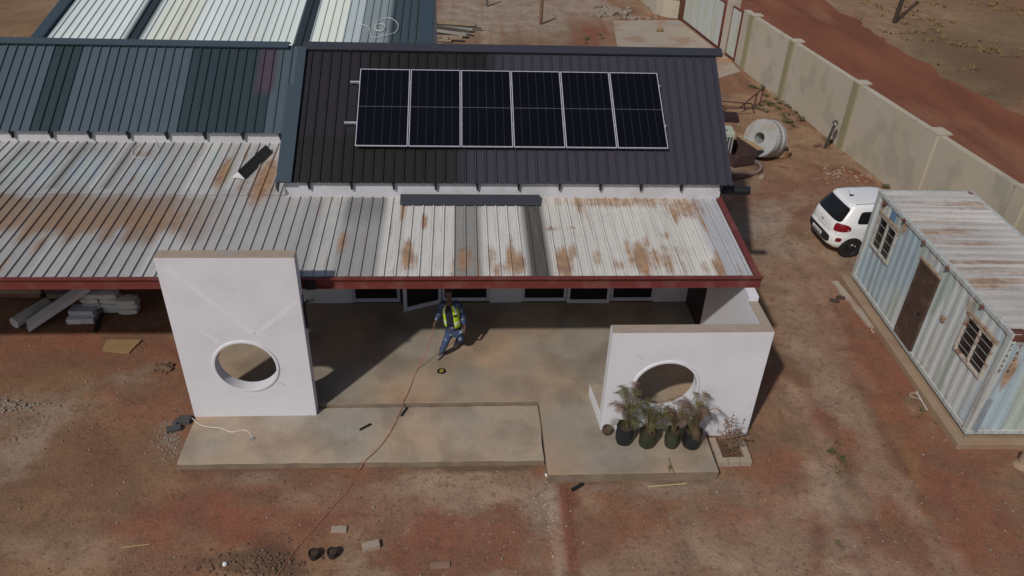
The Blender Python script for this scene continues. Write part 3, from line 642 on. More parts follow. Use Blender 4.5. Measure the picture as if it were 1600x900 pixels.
# things lying on the roofs
def zp(y): return 3.01+.07*(y-PYB)
p, q = G(626, 306, zp(15.75)+.1), G(842, 304, zp(15.75)+.1)
mb = MB()
mb.add([(p.x, 15.42, zp(15.42)+.045), (q.x, 15.42, zp(15.42)+.045), (q.x, 15.66, zp(15.66)+.17), (p.x, 15.66, zp(15.66)+.17), (q.x, 15.86, zp(15.86)+.045), (p.x, 15.86, zp(15.86)+.045)],
       [(0, 1, 2, 3), (3, 2, 4, 5), (0, 5, 4, 1), (0, 3, 5), (1, 4, 2)])
single(mb, 'loose_ridge_cap', flashd, 'long dark folded ridge cap lying on the rusty veranda roof by the white wall', 'flashing')
a = Vector((-5.10, 16.55, zp(16.55)+.04)); b = Vector((-4.72, 17.85, zp(17.85)+.04)); d = (b-a); w_ = Vector((d.y, -d.x, 0)).normalized()
mb = MB(); mb.add([a-w_*.17, a+w_*.17, a+w_*.02+Vector((0, 0, .17)), b-w_*.17, b+w_*.17, b+w_*.02+Vector((0, 0, .17))], [(0, 1, 2), (3, 5, 4), (0, 2, 5, 3), (1, 4, 5, 2), (0, 3, 4, 1)], 0)
mb.mi = [1, 0, 0, 0, 0]
single(mb, 'loose_flashing', [M('charcoal_sheet', (.02, .02, .021), .5), whitep], 'short black folded flashing lying askew on the roof by the blue barge board', 'flashing')
mb = MB(); pr = []
for i in range(40): pr.append((.092 if i % 3 else .107, i*.72/39))
mb.lathe([(0, 0)]+pr+[(0, .72)], (5.96, 16.05, 3.33), (1, -.06, 0), 16)
single(mb, 'corrugated_pipe', darkpipe, 'short black corrugated pipe sticking out past the eave corner', 'pipe', smooth=True, ang=20)
def wire(name, pts, r, mat, label, cat='cable', group=None):
    P = [Vector(p) for p in pts]; out = []
    for i in range(len(P)-1):
        p0, p1, p2, p3 = P[max(i-1, 0)], P[i], P[i+1], P[min(i+2, len(P)-1)]
        for k_ in range(6):
            t_ = k_/6; out.append(.5*((2*p1)+(p2-p0)*t_+(2*p0-5*p1+4*p2-p3)*t_*t_+(3*p1-p0-3*p2+p3)*t_**3))
    out.append(P[-1]); return single(MB().tube(out, r, 6), name, mat, label, cat, group, True)
def hz(u, v, up=.06):                        # point of the hall roof under a pixel
    d_ = _ray(u, v); n_ = hnr; P0 = Vector((HX0, 22.35, 4.56+up)); return O0+d_*((P0-O0).dot(n_)/d_.dot(n_))
pts = [hz(560, 37), hz(575, 42), hz(583, 58), hz(600, 55), hz(618, 50), hz(622, 38), hz(612, 29), hz(600, 28), hz(590, 33), hz(585, 42), hz(590, 48), hz(598, 47), hz(602, 41), hz(597, 37), hz(589, 38), hz(586, 44), hz(592, 48), hz(600, 45)]
wire('wire_coil', pts, 0.008, whitec, 'loose white cable coil lying on the grey hall roof strip')
def zpp(u, v, up=.045):
    d_ = _ray(u, v); P0 = Vector((0, PYB, 3.02+up)); return O0+d_*((P0-O0).dot(pnr)/d_.dot(pnr))
pts = [Yv(240, 205, 18.22), Yv(241, 212, 18.3), zpp(243, 224), zpp(248, 236), zpp(240, 241), zpp(225, 247), zpp(208, 244), zpp(206, 234), zpp(215, 226), zpp(226, 223)]
wire('wire_coil', pts, 0.005, whitec, 'thin white wire loop hanging from the teal eave onto the lower roof')

# ------------------------------------------------------------------ solar panels
PU0 = .905                                                 # distance of the lower panel edge up the slope
org = Vector((0, EY, EZ))+nr*.115
PW, PL = 1.166, 2.245
def make_panel():
    t = thing('solar_panel', '', 'solar panel', local=True)
    X, Y, Z = Vector((1, 0, 0)), yd, nr
    def bx(mb, x0, x1, y0, y1, z0, z1): return mb.frame(X*x0+Y*y0+Z*z0, X*(x1-x0), Y*(y1-y0), Z*(z1-z0))
    fw = .018; mb = MB()
    for a in ((0, PW, 0, fw), (0, PW, PL-fw, PL), (0, fw, fw, PL-fw), (PW-fw, PW, fw, PL-fw)): bx(mb, *a, 0, .035)
    mb.build('frame', panelf, t, bevel=.002)
    bx(MB(), fw, PW-fw, fw, PL-fw, .008, .031).build('cell_sheet', cell, t)
    mb = MB()
    for i in range(1, 6): bx(mb, i*PW/6-.0016, i*PW/6+.0016, fw, PL-fw, .031, .0316)
    bx(mb, fw, PW-fw, PL/2-.008, PL/2+.008, .031, .0318)
    mb.build('grid_line', busb, t)
    return t
proto = make_panel()
LBL = ['leftmost solar panel on the dark roof, above the protruding rail ends', 'second solar panel from the left end of the roof array', 'third solar panel from the left end of the roof array',
       'third solar panel from the right end of the roof array', 'second solar panel from the right end of the roof array', 'rightmost solar panel on the dark roof, beside the bare purple grey sheets']
for i in range(6):
    o = proto if i == 0 else copy_tree(proto)
    o.location = Vector((-2.373+i*(PW+.022)+0, 0, 0))+org+yd*PU0
    tag(o, LBL[i], 'solar panel', 'row of six solar panels')
for k_, (tt, xl) in enumerate(((PU0+.66, -2.66), (PU0+1.86, -2.60))):
    base = Vector((0, EY, EZ))+nr*.06+yd*tt
    mb = MB().frame(base+Vector((xl, 0, 0)), (7.15+(-2.373-xl), 0, 0), yd*.045, nr*.052)
    r_ = thing('mounting_rail', ['lower aluminium rail under the solar panels, its end poking out left', 'upper aluminium rail under the solar panels, its end poking out left'][k_], 'rail', (xl, base.y, base.z), 'panel mounting rails')
    mb.build('rail_bar', alu, r_)
    for j in range(7):
        x = -2.373+j*(PW+.022)-.03
        MB().frame(Vector((x+.008, 0, 0))+Vector((0, EY, EZ))+nr*.005+yd*(tt-.02), (.04, 0, 0), yd*.018, nr*.075).build('bracket', alu, r_)

# ------------------------------------------------------------------ container
CO = Vector((10.40, 11.215, .15)); CA = .0256
cl, cw, ch = 6.06, 2.44, 2.59
cont = thing('shipping_container', 'rusty pale blue shipping container with barred windows and brown door', 'container', CO, rz=-CA, local=True)
# local frame: x across (to the right), y along (away), z up
def rustc(x, z, seed): return max(0, mnoise.noise(Vector((x*.9+seed, z*.7, seed)))*1.0-.08)
def contcol(a, z, seed):
    v_ = mnoise.noise(Vector((a*.55+seed, z*.45, seed*2))); w_ = mnoise.noise(Vector((a*1.6+seed, z*.35, seed*5)))
    c = np.array((.375, .485, .555)); k_ = min(1, max(0, v_*2.2+.08+w_*.8))
    c = c*(1-k_)+np.array((.56, .60, .605))*k_
    if w_ < -.28: c = np.array((.40, .47, .43))
    return c
def corr_wall(mb, L_, H_, fn, colfn, pitch=.278, dep=.014, holes=(), rows=10):
    prof = []; x = 0.
    while x < L_-.01:
        for dx, hh in ((0, 0), (.07, 0), (.138, dep), (.21, dep)):
            if x+dx < L_: prof.append((x+dx, hh))
        x += pitch
    prof.append((L_, 0))
    for a, b, _, _ in holes:
        for e_ in (a, b):
            hh = np.interp(e_, [q[0] for q in prof], [q[1] for q in prof]); prof.append((e_, hh))
    prof = sorted(set(prof)); zs = sorted(set([H_*i/rows for i in range(rows+1)]+[e_ for hq in holes for e_ in hq[2:]]))
    b0 = len(mb.v); n = len(prof)
    for z in zs:
        for s, hh in prof:
            mb.v.append(fn(s, z, hh)); c, k_ = colfn(s, z); mb.c.append(tuple(c)); mb.k.append(max(k_, min(.55, .04+.5*mnoise.noise(Vector((s*1.3, z*.9, L_))))))
    for j in range(len(zs)-1):
        for i in range(n-1):
            xm = (prof[i][0]+prof[i+1][0])/2; zm = (zs[j]+zs[j+1])/2
            if any(a < xm < b and c_ < zm < d_ for a, b, c_, d_ in holes): continue
            mb.f.append((b0+j*n+i, b0+j*n+i+1, b0+(j+1)*n+i+1, b0+(j+1)*n+i)); mb.mi.append(0)
WIN = [(4.70, 5.66, 1.22, 2.12), (.32, 1.33, 1.24, 2.12)]; DOOR = (2.60, 3.44, .12, 2.14)
mb = MB()
def lc(s, z):
    k_ = 0.
    for a, z0, w_, st in ((5.62, 2.3, .2, .8), (4.45, 2.3, .12, 1.0), (1.33, 2.2, .25, .7), (.0, 2.2, .15, .9), (3.0, 2.3, .5, .55), (5.2, 1.15, .5, .6), (.8, 1.15, .5, .5), (1.9, 2.5, .1, .6)):
        k_ = max(k_, st*math.exp(-((s-a)/w_)**2-((z-z0)/.32)**2))
    if z < .15: k_ = max(k_, .5)
    return contcol(s, z, 1.3), k_
corr_wall(mb, cl-.16, ch-.2, lambda s, z, hh: (.03+hh, .08+s, .1+z), lc, holes=[(a-.08, b-.08, c-.1, d-.1) for a, b, c, d in WIN+[DOOR]], rows=12)
def fcr(s, z):
    k_ = max(0, 1.1*math.exp(-((s-.25)/.12)**2-((z-1.55)/.5)**2), .9*math.exp(-((s-.1)/.3)**2-((z-2.35)/.2)**2), .5 if z < .1 else 0)
    return contcol(s, z, 7.7), k_
corr_wall(mb, cw-.16, ch-.2, lambda s, z, hh: (.08+s, .03+hh, .1+z), fcr, rows=12)
corr_wall(mb, cw-.16, ch-.2, lambda s, z, hh: (.08+s, cl-.03-hh, .1+z), fcr, rows=6)
corr_wall(mb, cl-.16, ch-.2, lambda s, z, hh: (cw-.03-hh, .08+s, .1+z), lc, rows=6)
mb.build('body', contm, cont, world=False)
mb = MB()
def roofc(a, b):
    i = math.floor(a/.139)
    st = mnoise.noise(Vector((a*2.2, b*.5, 3.3))); k_ = max(0, .12+.85*hsh(i, 31)*(.55+st)+.25*mnoise.noise(Vector((a*.8, b*.8, 9))))
    c = np.array((.53, .50, .475))*(1+.3*mnoise.noise(Vector((a*.7, b*.7, 1)))+.16*(hsh(i, 41)-.5))
    return c, min(k_, .72)
corr_wall(mb, cl-.1, cw-.1, lambda s, z, hh: (.05+z, .05+s, ch-.012-hh*.6), roofc, pitch=.278, rows=10)
mb.build('roof', controof, cont, world=False)
mb = MB()
ks = []
for x0, x1, y0, y1, z0, z1 in ((0, .09, 0, cl, ch-.1, ch), (cw-.09, cw, 0, cl, ch-.1, ch), (.09, cw-.09, 0, .09, ch-.1, ch), (.09, cw-.09, cl-.09, cl, ch-.1, ch),
                               (0, .09, 0, cl, 0, .11), (cw-.09, cw, 0, cl, 0, .11), (.09, cw-.09, 0, .09, 0, .11), (.09, cw-.09, cl-.09, cl, 0, .11),
                               (0, .13, 0, .15, .11, ch-.1), (0, .13, cl-.15, cl, .11, ch-.1), (cw-.13, cw, 0, .15, .11, ch-.1), (cw-.13, cw, cl-.15, cl, .11, ch-.1)):
    mb.box(x0, x1, y0, y1, z0, z1)
for v_ in mb.v: mb.c.append((.46, .50, .50)); mb.k.append(.38)
mb.build('frame_rail', contm, cont, world=False, bevel=.008)
castm = M('corner_paint', (.42, .44, .43), .8, n=.1, stain=(.14, .055, .035), ssc=4, samt=.9, bump=.2)
for x in (0, cw-.17):
    for y in (0, cl-.17):
        for z in (-.002, ch-.11): MB().box(x-.006, x+.176, y-.006, y+.176, z, z+.117).build('corner_casting', castm, cont, world=False, bevel=.012)
MB().box(.02, .30, -.010, .20, ch-.16, ch+.008).build('rust_patch_corner', rustp, cont, world=False, bevel=.02)
for s_, z in ((5.55, 2.46), (4.55, 2.52), (3.55, 2.50), (2.45, 2.50), (1.02, 2.50)):                                   # rusted lashing stubs along the top rail
    blob(MB(), (-.03, s_, z+.02), .06, 1, (1, 1, .8), .3).build('lashing_stub', rustp, cont, world=False)
for a, b, z0, z1 in WIN:
    mb = MB(); y = -.012; fw = .032
    mb.box(y, .07, a-.02, a+fw, z0-.02, z1+.02).box(y, .07, b-fw, b+.02, z0-.02, z1+.02).box(y, .07, a+fw, b-fw, z0-.02, z0+fw).box(y, .07, a+fw, b-fw, z1-fw, z1+.02)
    mb.box(-.01, .05, (a+b)/2-.022, (a+b)/2+.022, z0+fw, z1-fw)
    wf = mb.build('window', M('pale_frame', (.40, .40, .37), .8, n=.1, stain=(.22, .14, .08), ssc=5, samt=.6) if a > 3 else M('rust_frame', (.46, .42, .37), .8, n=.1, stain=(.2, .09, .05), ssc=6, samt=.9, bump=.1), cont, world=False, bevel=.005)
    MB().box(.055, .065, a+fw, b-fw, z0+fw, z1-fw).build('pane', glassd, wf, world=False)
    mb = MB()
    for i in range(1, 5 if a < 3 else 4):
        z = z0+(z1-z0)*i/(5 if a < 3 else 4); mb.tube([(.015, a+fw, z), (.015, b-fw, z)], .007, 6)
    mb.build('burglar_bar', greyp, wf, world=False)
    MB().frame((-.022, a-.05, z1+.022), (.05, 0, 0), (0, b-a+.10, 0), (0, 0, .07)).build('lintel_strip', woodf, wf, world=False, bevel=.01)
a, b, z0, z1 = DOOR
dr = MB().box(-.005, .035, a, b, z0, z1).build('door', brownd, cont, world=False)
mb = MB().box(-.022, -.005, a, a+.07, z0, z1).box(-.022, -.005, b-.07, b, z0, z1).box(-.022, -.005, a+.07, b-.07, z1-.08, z1).box(-.022, -.005, a+.07, b-.07, z0, z0+.1).box(-.022, -.005, a+.07, b-.07, .95, 1.05)
mb.build('door_rail', brownd, dr, world=False); 
MB().tube([(-.02, a+.1, 1.1), (-.05, a+.1, 1.1), (-.05, a+.2, 1.1)], .01, 6).build('handle', blackm, dr, world=False)
MB().box(-.02, .03, a-.03, b+.05, z1, z1+.08).build('door_lintel', woodf, cont, world=False, bevel=.02)
blob(MB(), (-.01, 1.97, 1.53), .09, 2, (.35, 1, 1), .12).build('wall_vent', woodf, cont, world=False)
MB().box(-.006, .0, 4.95, 5.20, 2.28, 2.49).build('paint_patch', bluem, cont, world=False)
MB().box(.10, .24, -.004, .03, .05, .95).build('grey_patch', M('grey_blue_patch', (.20, .25, .30), .7, n=.1, stain=(.3, .32, .32), ssc=3, samt=.6), cont, world=False)
# stencilled characters running down beside the near top corner, on the short end and on the corner post
def text(s, size, mat, parent, mtx, nm='lettering', ext=.001):
    cu = bpy.data.curves.new(nm, 'FONT'); cu.body = s; cu.size = size; cu.extrude = ext; cu.align_x = 'CENTER'; cu.align_y = 'CENTER'; cu.materials.append(mat)
    tmp = bpy.data.objects.new(nm, cu); COL.objects.link(tmp)
    me = bpy.data.meshes.new_from_object(tmp.evaluated_get(bpy.context.evaluated_depsgraph_get())); bpy.data.objects.remove(tmp)
    o = bpy.data.objects.new(nm, me); COL.objects.link(o); o.parent = parent; o.matrix_local = mtx; return o
def basis(P, X, Y):
    X, Y = Vector(X).normalized(), Vector(Y).normalized(); Z = X.cross(Y); mm = Matrix.Identity(4)
    for i in range(3): mm[i][0], mm[i][1], mm[i][2], mm[i][3] = X[i], Y[i], Z[i], P[i]
    return mm
for i, c_ in enumerate('Z7A048'):
    text(c_, .105, blackm, cont, basis((.065, -.004, 2.33-i*.125), (1, 0, 0), (0, 0, 1)))
for i, c_ in enumerate('TA2J6'):
    text(c_, .105, blackm, cont, basis((.27, .026, 2.28-i*.15), (1, 0, 0), (0, 0, 1)))
# plinth under it
kb = MB(); RT = Matrix.Rotation(-CA, 3, 'Z')
def loc2w(x, y, z=0): q_ = RT @ Vector((x, y, 0)); return (CO.x+q_.x, CO.y+q_.y, z)
for x0, x1, y0, y1 in ((-.26, -.07, -.26, 6.15), (-.07, 2.7, -.26, -.07)):
    P_ = loc2w(x0, y0, -.05); X_ = Vector(loc2w(x1, y0, -.05))-Vector(P_); Y_ = Vector(loc2w(x0, y1, -.05))-Vector(P_); kb.frame(P_, X_, Y_, (0, 0, .18))
P_ = loc2w(-.07, -.07, -.05); kb.frame(P_, Vector(loc2w(2.6, -.07, -.05))-Vector(P_), Vector(loc2w(-.07, 6.15, -.05))-Vector(P_), (0, 0, .12))
kb2 = MB()
for x in (.1, 2.0):
    for y in (.15, 2.7, 5.5):
        P_ = loc2w(x, y, .07); kb2.frame(P_, Vector(loc2w(x+.3, y, .07))-Vector(P_), Vector(loc2w(x, y+.4, .07))-Vector(P_), (0, 0, .08))
t = thing('concrete_plinth', 'tan concrete kerb plinth carrying the blue container', 'plinth', CO-Vector((0, 0, .15)))
kb.build('kerb', kerbc, t, bevel=.015); kb2.build('bearing_block', kerbc, t)
p = GG(1330, 480)
mb = MB(); A = GG(1303, 441); B = GG(1362, 512); d = B-A; w_ = Vector((d.y, -d.x, 0)).normalized()*.09
poly = [];
for i in range(9): q_ = A.lerp(B, i/8)+w_*(1+.5*mnoise.noise(Vector((i*1.7, 0, 0)))); poly.append((q_.x, q_.y))
for i in range(8, -1, -1): q_ = A.lerp(B, i/8)-w_*(1+.5*mnoise.noise(Vector((i*1.7, 5, 0)))); poly.append((q_.x, q_.y))
tag(MB().prism(poly, -.05, .035).build('mortar_strip', conc_old), 'strip of spilt pale mortar beside the container plinth', 'mortar', kind='structure')
p = GG(1597, 728); single(MB().lathe([(0, 0), (.19, 0), (.17, .06), (.12, .1), (.10, .36), (0, .36)], p, n=14), 'concrete_stub', kerbc, 'tan concrete post stub at the near right corner of the plinth', 'post', smooth=True)

# ------------------------------------------------------------------ car
car = thing('parked_car', 'small white hatchback parked behind the blue container', 'car', (10.36, 18.42, gzat(11.5, 19)), rz=.07, local=True); car.scale = (1.04, 1.04, 1.04)
LAY = [  # z, rear l, front l, half width
 (.20, .20, 3.40, .66), (.24, .10, 3.50, .74), (.34, .03, 3.56, .785), (.50, .0, 3.59, .80), (.62, .02, 3.58, .805), (.66, .05, 3.56, .80), (.80, .065, 3.48, .80), (.90, .085, 3.25, .792), (.96, .115, 2.85, .775),
 (1.02, .15, 2.55, .755), (1.12, .22, 2.40, .725), (1.24, .31, 2.22, .685), (1.36, .40, 2.02, .64), (1.41, .43, 1.92, .615), (1.44, .42, 1.85, .60), (1.475, .56, 1.74, .55), (1.495, .80, 1.55, .42), (1.50, 1.1, 1.3, .15)]
Lz = [l[0] for l in LAY]
def lay(z): return tuple(np.interp(z, Lz, [l[i] for l in LAY]) for i in (1, 2, 3))
def rearp(wf, z, out=0.):
    r, f, b = lay(z); a = (f-r)/2; n_ = 5.5; w_ = wf*b
    return Vector(((r+f)/2-a*(max(0, 1-abs(wf)**n_))**(1/n_)-out, .80+w_, z))
def sidep(l, z, out=0.):
    r, f, b = lay(z); a = (f-r)/2; n_ = 5.5; q_ = min(1, abs(l-(r+f)/2)/a)
    return Vector((l, .80-b*(max(0, 1-q_**n_))**(1/n_)-out, z))
mb = MB(); zs = list(np.linspace(.20, 1.46, 34))+[1.475, 1.485, 1.495, 1.50]; NT = 72
for z in zs:
    r, f, b = lay(z); a = (f-r)/2
    for k_ in range(NT):
        q_ = 2*PI*k_/NT; c, s = math.cos(q_), math.sin(q_); e_ = 2/5.5
        mb.v.append(((r+f)/2+a*math.copysign(abs(c)**e_, c), .80+b*math.copysign(abs(s)**e_, s), z))
for j in range(len(zs)-1):
    for k_ in range(NT): mb.f.append((j*NT+k_, j*NT+(k_+1) % NT, (j+1)*NT+(k_+1) % NT, (j+1)*NT+k_)); mb.mi.append(0)
mb.f.append(tuple((len(zs)-1)*NT+k_ for k_ in range(NT))); mb.f.append(tuple(range(NT))[::-1]); mb.mi += [0, 0]
body = mb.build('body', carw, car, True, world=False, ang=50)
def patch(fn, a0, a1, z0, z1, out, nu=10, nv=6, shear=0., rnd=0.):
    mb = MB()
    for j in range(nv+1):
        for i in range(nu+1):
            s, t_ = i/nu, j/nv
            if rnd:                                           # rounded outline
                cx = 2*s-1; cz = 2*t_-1; k_ = (abs(cx)**rnd+abs(cz)**rnd)**(1/rnd) or 1; m_ = max(abs(cx), abs(cz)); g_ = m_/k_; s = .5+.5*cx*g_; t_ = .5+.5*cz*g_
            z = z0+(z1-z0)*t_; mb.v.append(tuple(fn(a0+(a1-a0)*s+shear*t_, z, out)))
    for j in range(nv):
        for i in range(nu): mb.f.append((j*(nu+1)+i, j*(nu+1)+i+1, (j+1)*(nu+1)+i+1, (j+1)*(nu+1)+i)); mb.mi.append(0)
    return mb
patch(rearp, -.84, .84, 1.005, 1.385, .008, 14, 8, rnd=12).build('rear_window', glassd, car, True, world=False)
patch(sidep, .62, 1.02, 1.01, 1.33, .006, 8, 6, shear=.10, rnd=5).build('side_window', glassd, car, True, world=False)
patch(sidep, 1.20, 2.05, 1.01, 1.34, .006, 8, 6, rnd=8).build('side_window', glassd, car, True, world=False)
patch(lambda l, z, o_: Vector((l, 1.6-sidep(l, z, o_).y, z)), .62, 2.05, 1.01, 1.34, .006, 8, 6, rnd=8).build('side_window', glassd, car, True, world=False)
for sg in (-1, 1):
    mb = patch(rearp, sg*.70, sg*.965, .76, .985, .012, 8, 6, rnd=4); mb.build('tail_light', redlens, car, True, world=False)
    patch(rearp, sg*.86, sg*.93, .46, .585, .01, 4, 4, rnd=4).build('reflector', redlens, car, True, world=False)
mb = patch(lambda l, z, o_: sidep(l, z, o_), .22, .40, .80, .985, .012, 6, 6, rnd=3); mb.build('tail_light', redlens, car, True, world=False)
patch(rearp, -.72, .72, .37, .62, .012, 14, 5, rnd=5).build('bumper_insert', rubber, car, True, world=False)
patch(rearp, -.80, .80, .205, .30, .012, 10, 3).build('lower_bumper', rubber, car, True, world=False)
pl = patch(rearp, -.33, .33, .44, .55, .024, 6, 2).build('number_plate', platem, car, world=False)
text('J 55 CP GP', .085, M('plate_lettering', (.08, .09, .12), .6), pl, basis(tuple(rearp(0, .495, .027)), (0, -1, 0), (0, 0, 1)), ext=.0005)
patch(rearp, -.08, .08, .80, .86, .012, 8, 4, rnd=2).build('badge', M('car_badge', (.55, .56, .58), .3, .5), car, True, world=False)
MB().tube([rearp(-.62, .70, .004), rearp(0, .70, .004), rearp(.62, .70, .004)], .006, 6).build('boot_seam', greyp, car, world=False)
for sg in (-1, 1): MB().tube([rearp(sg*.80, z_, .003) for z_ in (.64, .70, .76, .84, .92, 1.0)], .006, 5).build('boot_seam', greyp, car, world=False)
MB().tube([rearp(0, 1.03, .02), rearp(-.25, 1.06, .02), rearp(-.45, 1.10, .02)], .010, 6).build('wiper', blackm, car, world=False)
MB().tube([sidep(l_, .655, .004) for l_ in (.08, .2, .3)], .005, 5).build('bumper_seam', greyp, car, world=False)
MB().tube([sidep(1.14, z_, .004) for z_ in (.36, .5, .7, .9, 1.0)], .006, 5).build('door_seam', greyp, car, world=False)
mb = MB().cbox((.72, .80, 1.485), .11, .05, .03); mb.tube([(.69, .80, 1.51), (.58, .80, 1.66)], .005, 6); mb.build('antenna', blackm, car, world=False)
for y in (.30, 1.30): MB().tube([(.6, y, 1.476), (1.1, y, 1.488), (1.7, y, 1.476)], .008, 6).build('roof_seam', rubber, car, world=False)
for l in (.62, 2.98):
    for y, s in ((-.012, 1), (1.612, -1)):
        w_ = MB().lathe([(.16, .0), (.2, .0), (.27, .0), (.29, .03), (.29, .17), (.27, .2), (.0, .2)], (l, y, .285), (0, s, 0), 28).build('wheel', rubber, car, True, world=False)
        mb = MB().lathe([(0, .02), (.05, .015), (.06, .04), (.17, .05), (.18, .01), (.195, .005), (.2, -.002)], (l, y, .285), (0, s, 0), 28)
        for i in range(7):
            q_ = 2*PI*i/7; mb.frame((l+.04*math.cos(q_)-.015*math.sin(q_), y+.012*s, .285+.04*math.sin(q_)+.015*math.cos(q_)), (.15*math.cos(q_), 0, .15*math.sin(q_)), (.03*math.sin(q_), 0, -.03*math.cos(q_)), (0, .02*s, 0))
        am = MB()
        for i in range(25):
            q_ = -.25+(PI+.5)*i/24
            for rr in (.27, .335): am.v.append((l+rr*math.cos(q_), y+.004*s, .285+rr*math.sin(q_)))
        for i in range(24): am.f.append((2*i, 2*i+1, 2*i+3, 2*i+2)); am.mi.append(0)
        am.build('wheel_arch', rubber, car, world=False)
        mb.build('rim', M('dark_alloy', (.05, .05, .055), .35, .5) if 'dark_alloy' not in MATS else MATS['dark_alloy'], w_, True, world=False)
MB().tube([sidep(1.06, .85, .008), sidep(1.12, .852, .03), sidep(1.24, .852, .03), sidep(1.30, .85, .008)], .012, 6).build('door_handle', carw, car, True, world=False)

# ------------------------------------------------------------------ boundary wall, gates
bw = thing('boundary_wall', 'long plastered boundary wall with capped piers beside the red road', 'wall', (13.8, 26, 0))
def wx(y): return 12.98+(35.0-y)*.1135
WH = 2.42
def wseg(mb, ya, yb, z0, z1, th0, th1):
    mb.add([(wx(ya)+th0, ya, z0), (wx(ya)+th1, ya, z0), (wx(yb)+th1, yb, z0), (wx(yb)+th0, yb, z0), (wx(ya)+th0, ya, z1), (wx(ya)+th1, ya, z1), (wx(yb)+th1, yb, z1), (wx(yb)+th0, yb, z1)],
           [(0, 3, 2, 1), (4, 5, 6, 7), (0, 1, 5, 4), (1, 2, 6, 5), (2, 3, 7, 6), (3, 0, 4, 7)])
mb = MB(); wseg(mb, -6, 35.2, -.2, WH, 0, .22); mb.build('wall_face', wall_b, bw)
PY = [35.0, 31.15, 26.2, 21.8, 17.9, 13.6, 9.3]
for i, y in enumerate(PY):
    hf = .17 if i < 3 else .24
    mb = MB(); wseg(mb, y-hf, y+hf, -.2, WH+.02, -.07, .30); pr = mb.build('pier', wall_g if i < 3 else wall_b, bw)
    mb = MB(); wseg(mb, y-hf-.02, y+hf+.02, WH+.02, WH+.075, -.075, .40); mb.build('pier_cap', wall_b, pr)
ga = Vector((12.09, 43.07, 0)); gb = Vector((12.66, 38.05, 0)); gd = (gb-ga).normalized(); gn = Vector((gd.y, -gd.x, 0))
def gate(name, label, a, b, z0, z1, posts):
    t = thing(name, label, 'gate', a); d = (b-a); Lg = d.length; d = d.normalized(); n_ = Vector((-d.y, d.x, 0))*.05
    MB().frame(a+d*.05+Vector((0, 0, z0+.05)), d*(Lg-.1), n_*.4, (0, 0, z1-z0-.1)).build('gate_sheet', gatem, t)
    mb = MB()
    for s, e_, za, zb in ((0, .06, z0, z1), (Lg-.06, Lg, z0, z1), (.06, Lg-.06, z0, z0+.06), (.06, Lg-.06, z1-.06, z1)):
        mb.frame(a+d*s-n_*.3+Vector((0, 0, za)), d*(e_-s), n_*1.3, (0, 0, zb-za))
    mb.build('gate_frame', maroon, t)
    mb = MB(); 
    i = .25
    while i < Lg-.1: mb.frame(a+d*i-n_*.02+Vector((0, 0, z0+.07)), d*.05, n_*.2, (0, 0, z1-z0-.14)); i += .22
    mb.build('gate_rib', gatem, t)
gate('sliding_gate', 'wide white ribbed sliding gate in a maroon frame', ga, gb, .08, 2.25, 1)
pa = Vector((12.80, 37.25, 0)); pb = Vector((12.92, 36.2, 0))
gate('pedestrian_gate', 'narrow white pedestrian gate in a maroon frame beside the pier', pa, pb, .06, 2.3, 0)
single(MB().prism([(12.78, 37.42), (13.2, 37.46), (13.14, 37.95), (12.70, 37.9)], -.1, 2.55), 'gate_pillar', wall_b, 'plastered pillar between the wide gate and the narrow gate', 'pillar')
single(MB().prism([(12.96, 35.2), (13.3, 35.2), (13.2, 36.12), (12.94, 36.12)], -.1, 2.4), 'gate_pillar', wall_b, 'plastered pillar joining the narrow gate to the boundary wall', 'pillar')
mb = MB().prism([(11.9, 43.2), (12.15, 43.2), (12.2, 43.7), (11.95, 43.7)], -.1, 1.5); single(mb, 'gate_motor', rustp, 'dark rusty gate motor post at the far end of the wide gate', 'post')
w2 = thing('boundary_wall', 'far stretch of plastered boundary wall beyond the wide gate', 'wall', (11.4, 48, 0))
MB().prism([(10.9, 44.2), (11.15, 44.2), (9.9, 60), (9.6, 60)], -.1, 2.2).build('wall_face', wall_b, w2)
MB().prism([(11.15, 44.0), (12.0, 43.5), (12.1, 43.7), (11.2, 44.2)], -.1, .9).build('wing_stub', wall_b, w2)
MB().prism([(10.8, 44.15), (11.2, 44.15), (11.15, 44.55), (10.75, 44.55)], -.1, 2.35).build('pier', wall_b, w2)
p = G(1056, 37, .05); single(MB().cbox(p, .8, .4, .02, .1), 'drain_grate', greyp, 'grey grate lying on the concrete by the wide gate', 'grate')
p = G(1031, 49, .05); single(blob(MB(), p+Vector((0, 0, .08)), .16, 2, (1.2, 1, .7), .15), 'stone', cardb, 'tan stone lying alone on the concrete apron', 'stone', smooth=True)
mb = MB()
for i, (u0, v0, u1, v1) in enumerate(((1108, 88, 1122, 93), (1123, 92, 1144, 97))):
    a, b = G(u0, v0, .05), G(u1, v1, .05); mb.cbox((a+b)/2, (b-a).length, .18, .06, math.atan2(b.y-a.y, b.x-a.x))
single(mb, 'timber_plank', M('orange_timber', (.36, .21, .12), .9, n=.15), 'two orange brown planks lying at the foot of the narrow gate', 'plank')

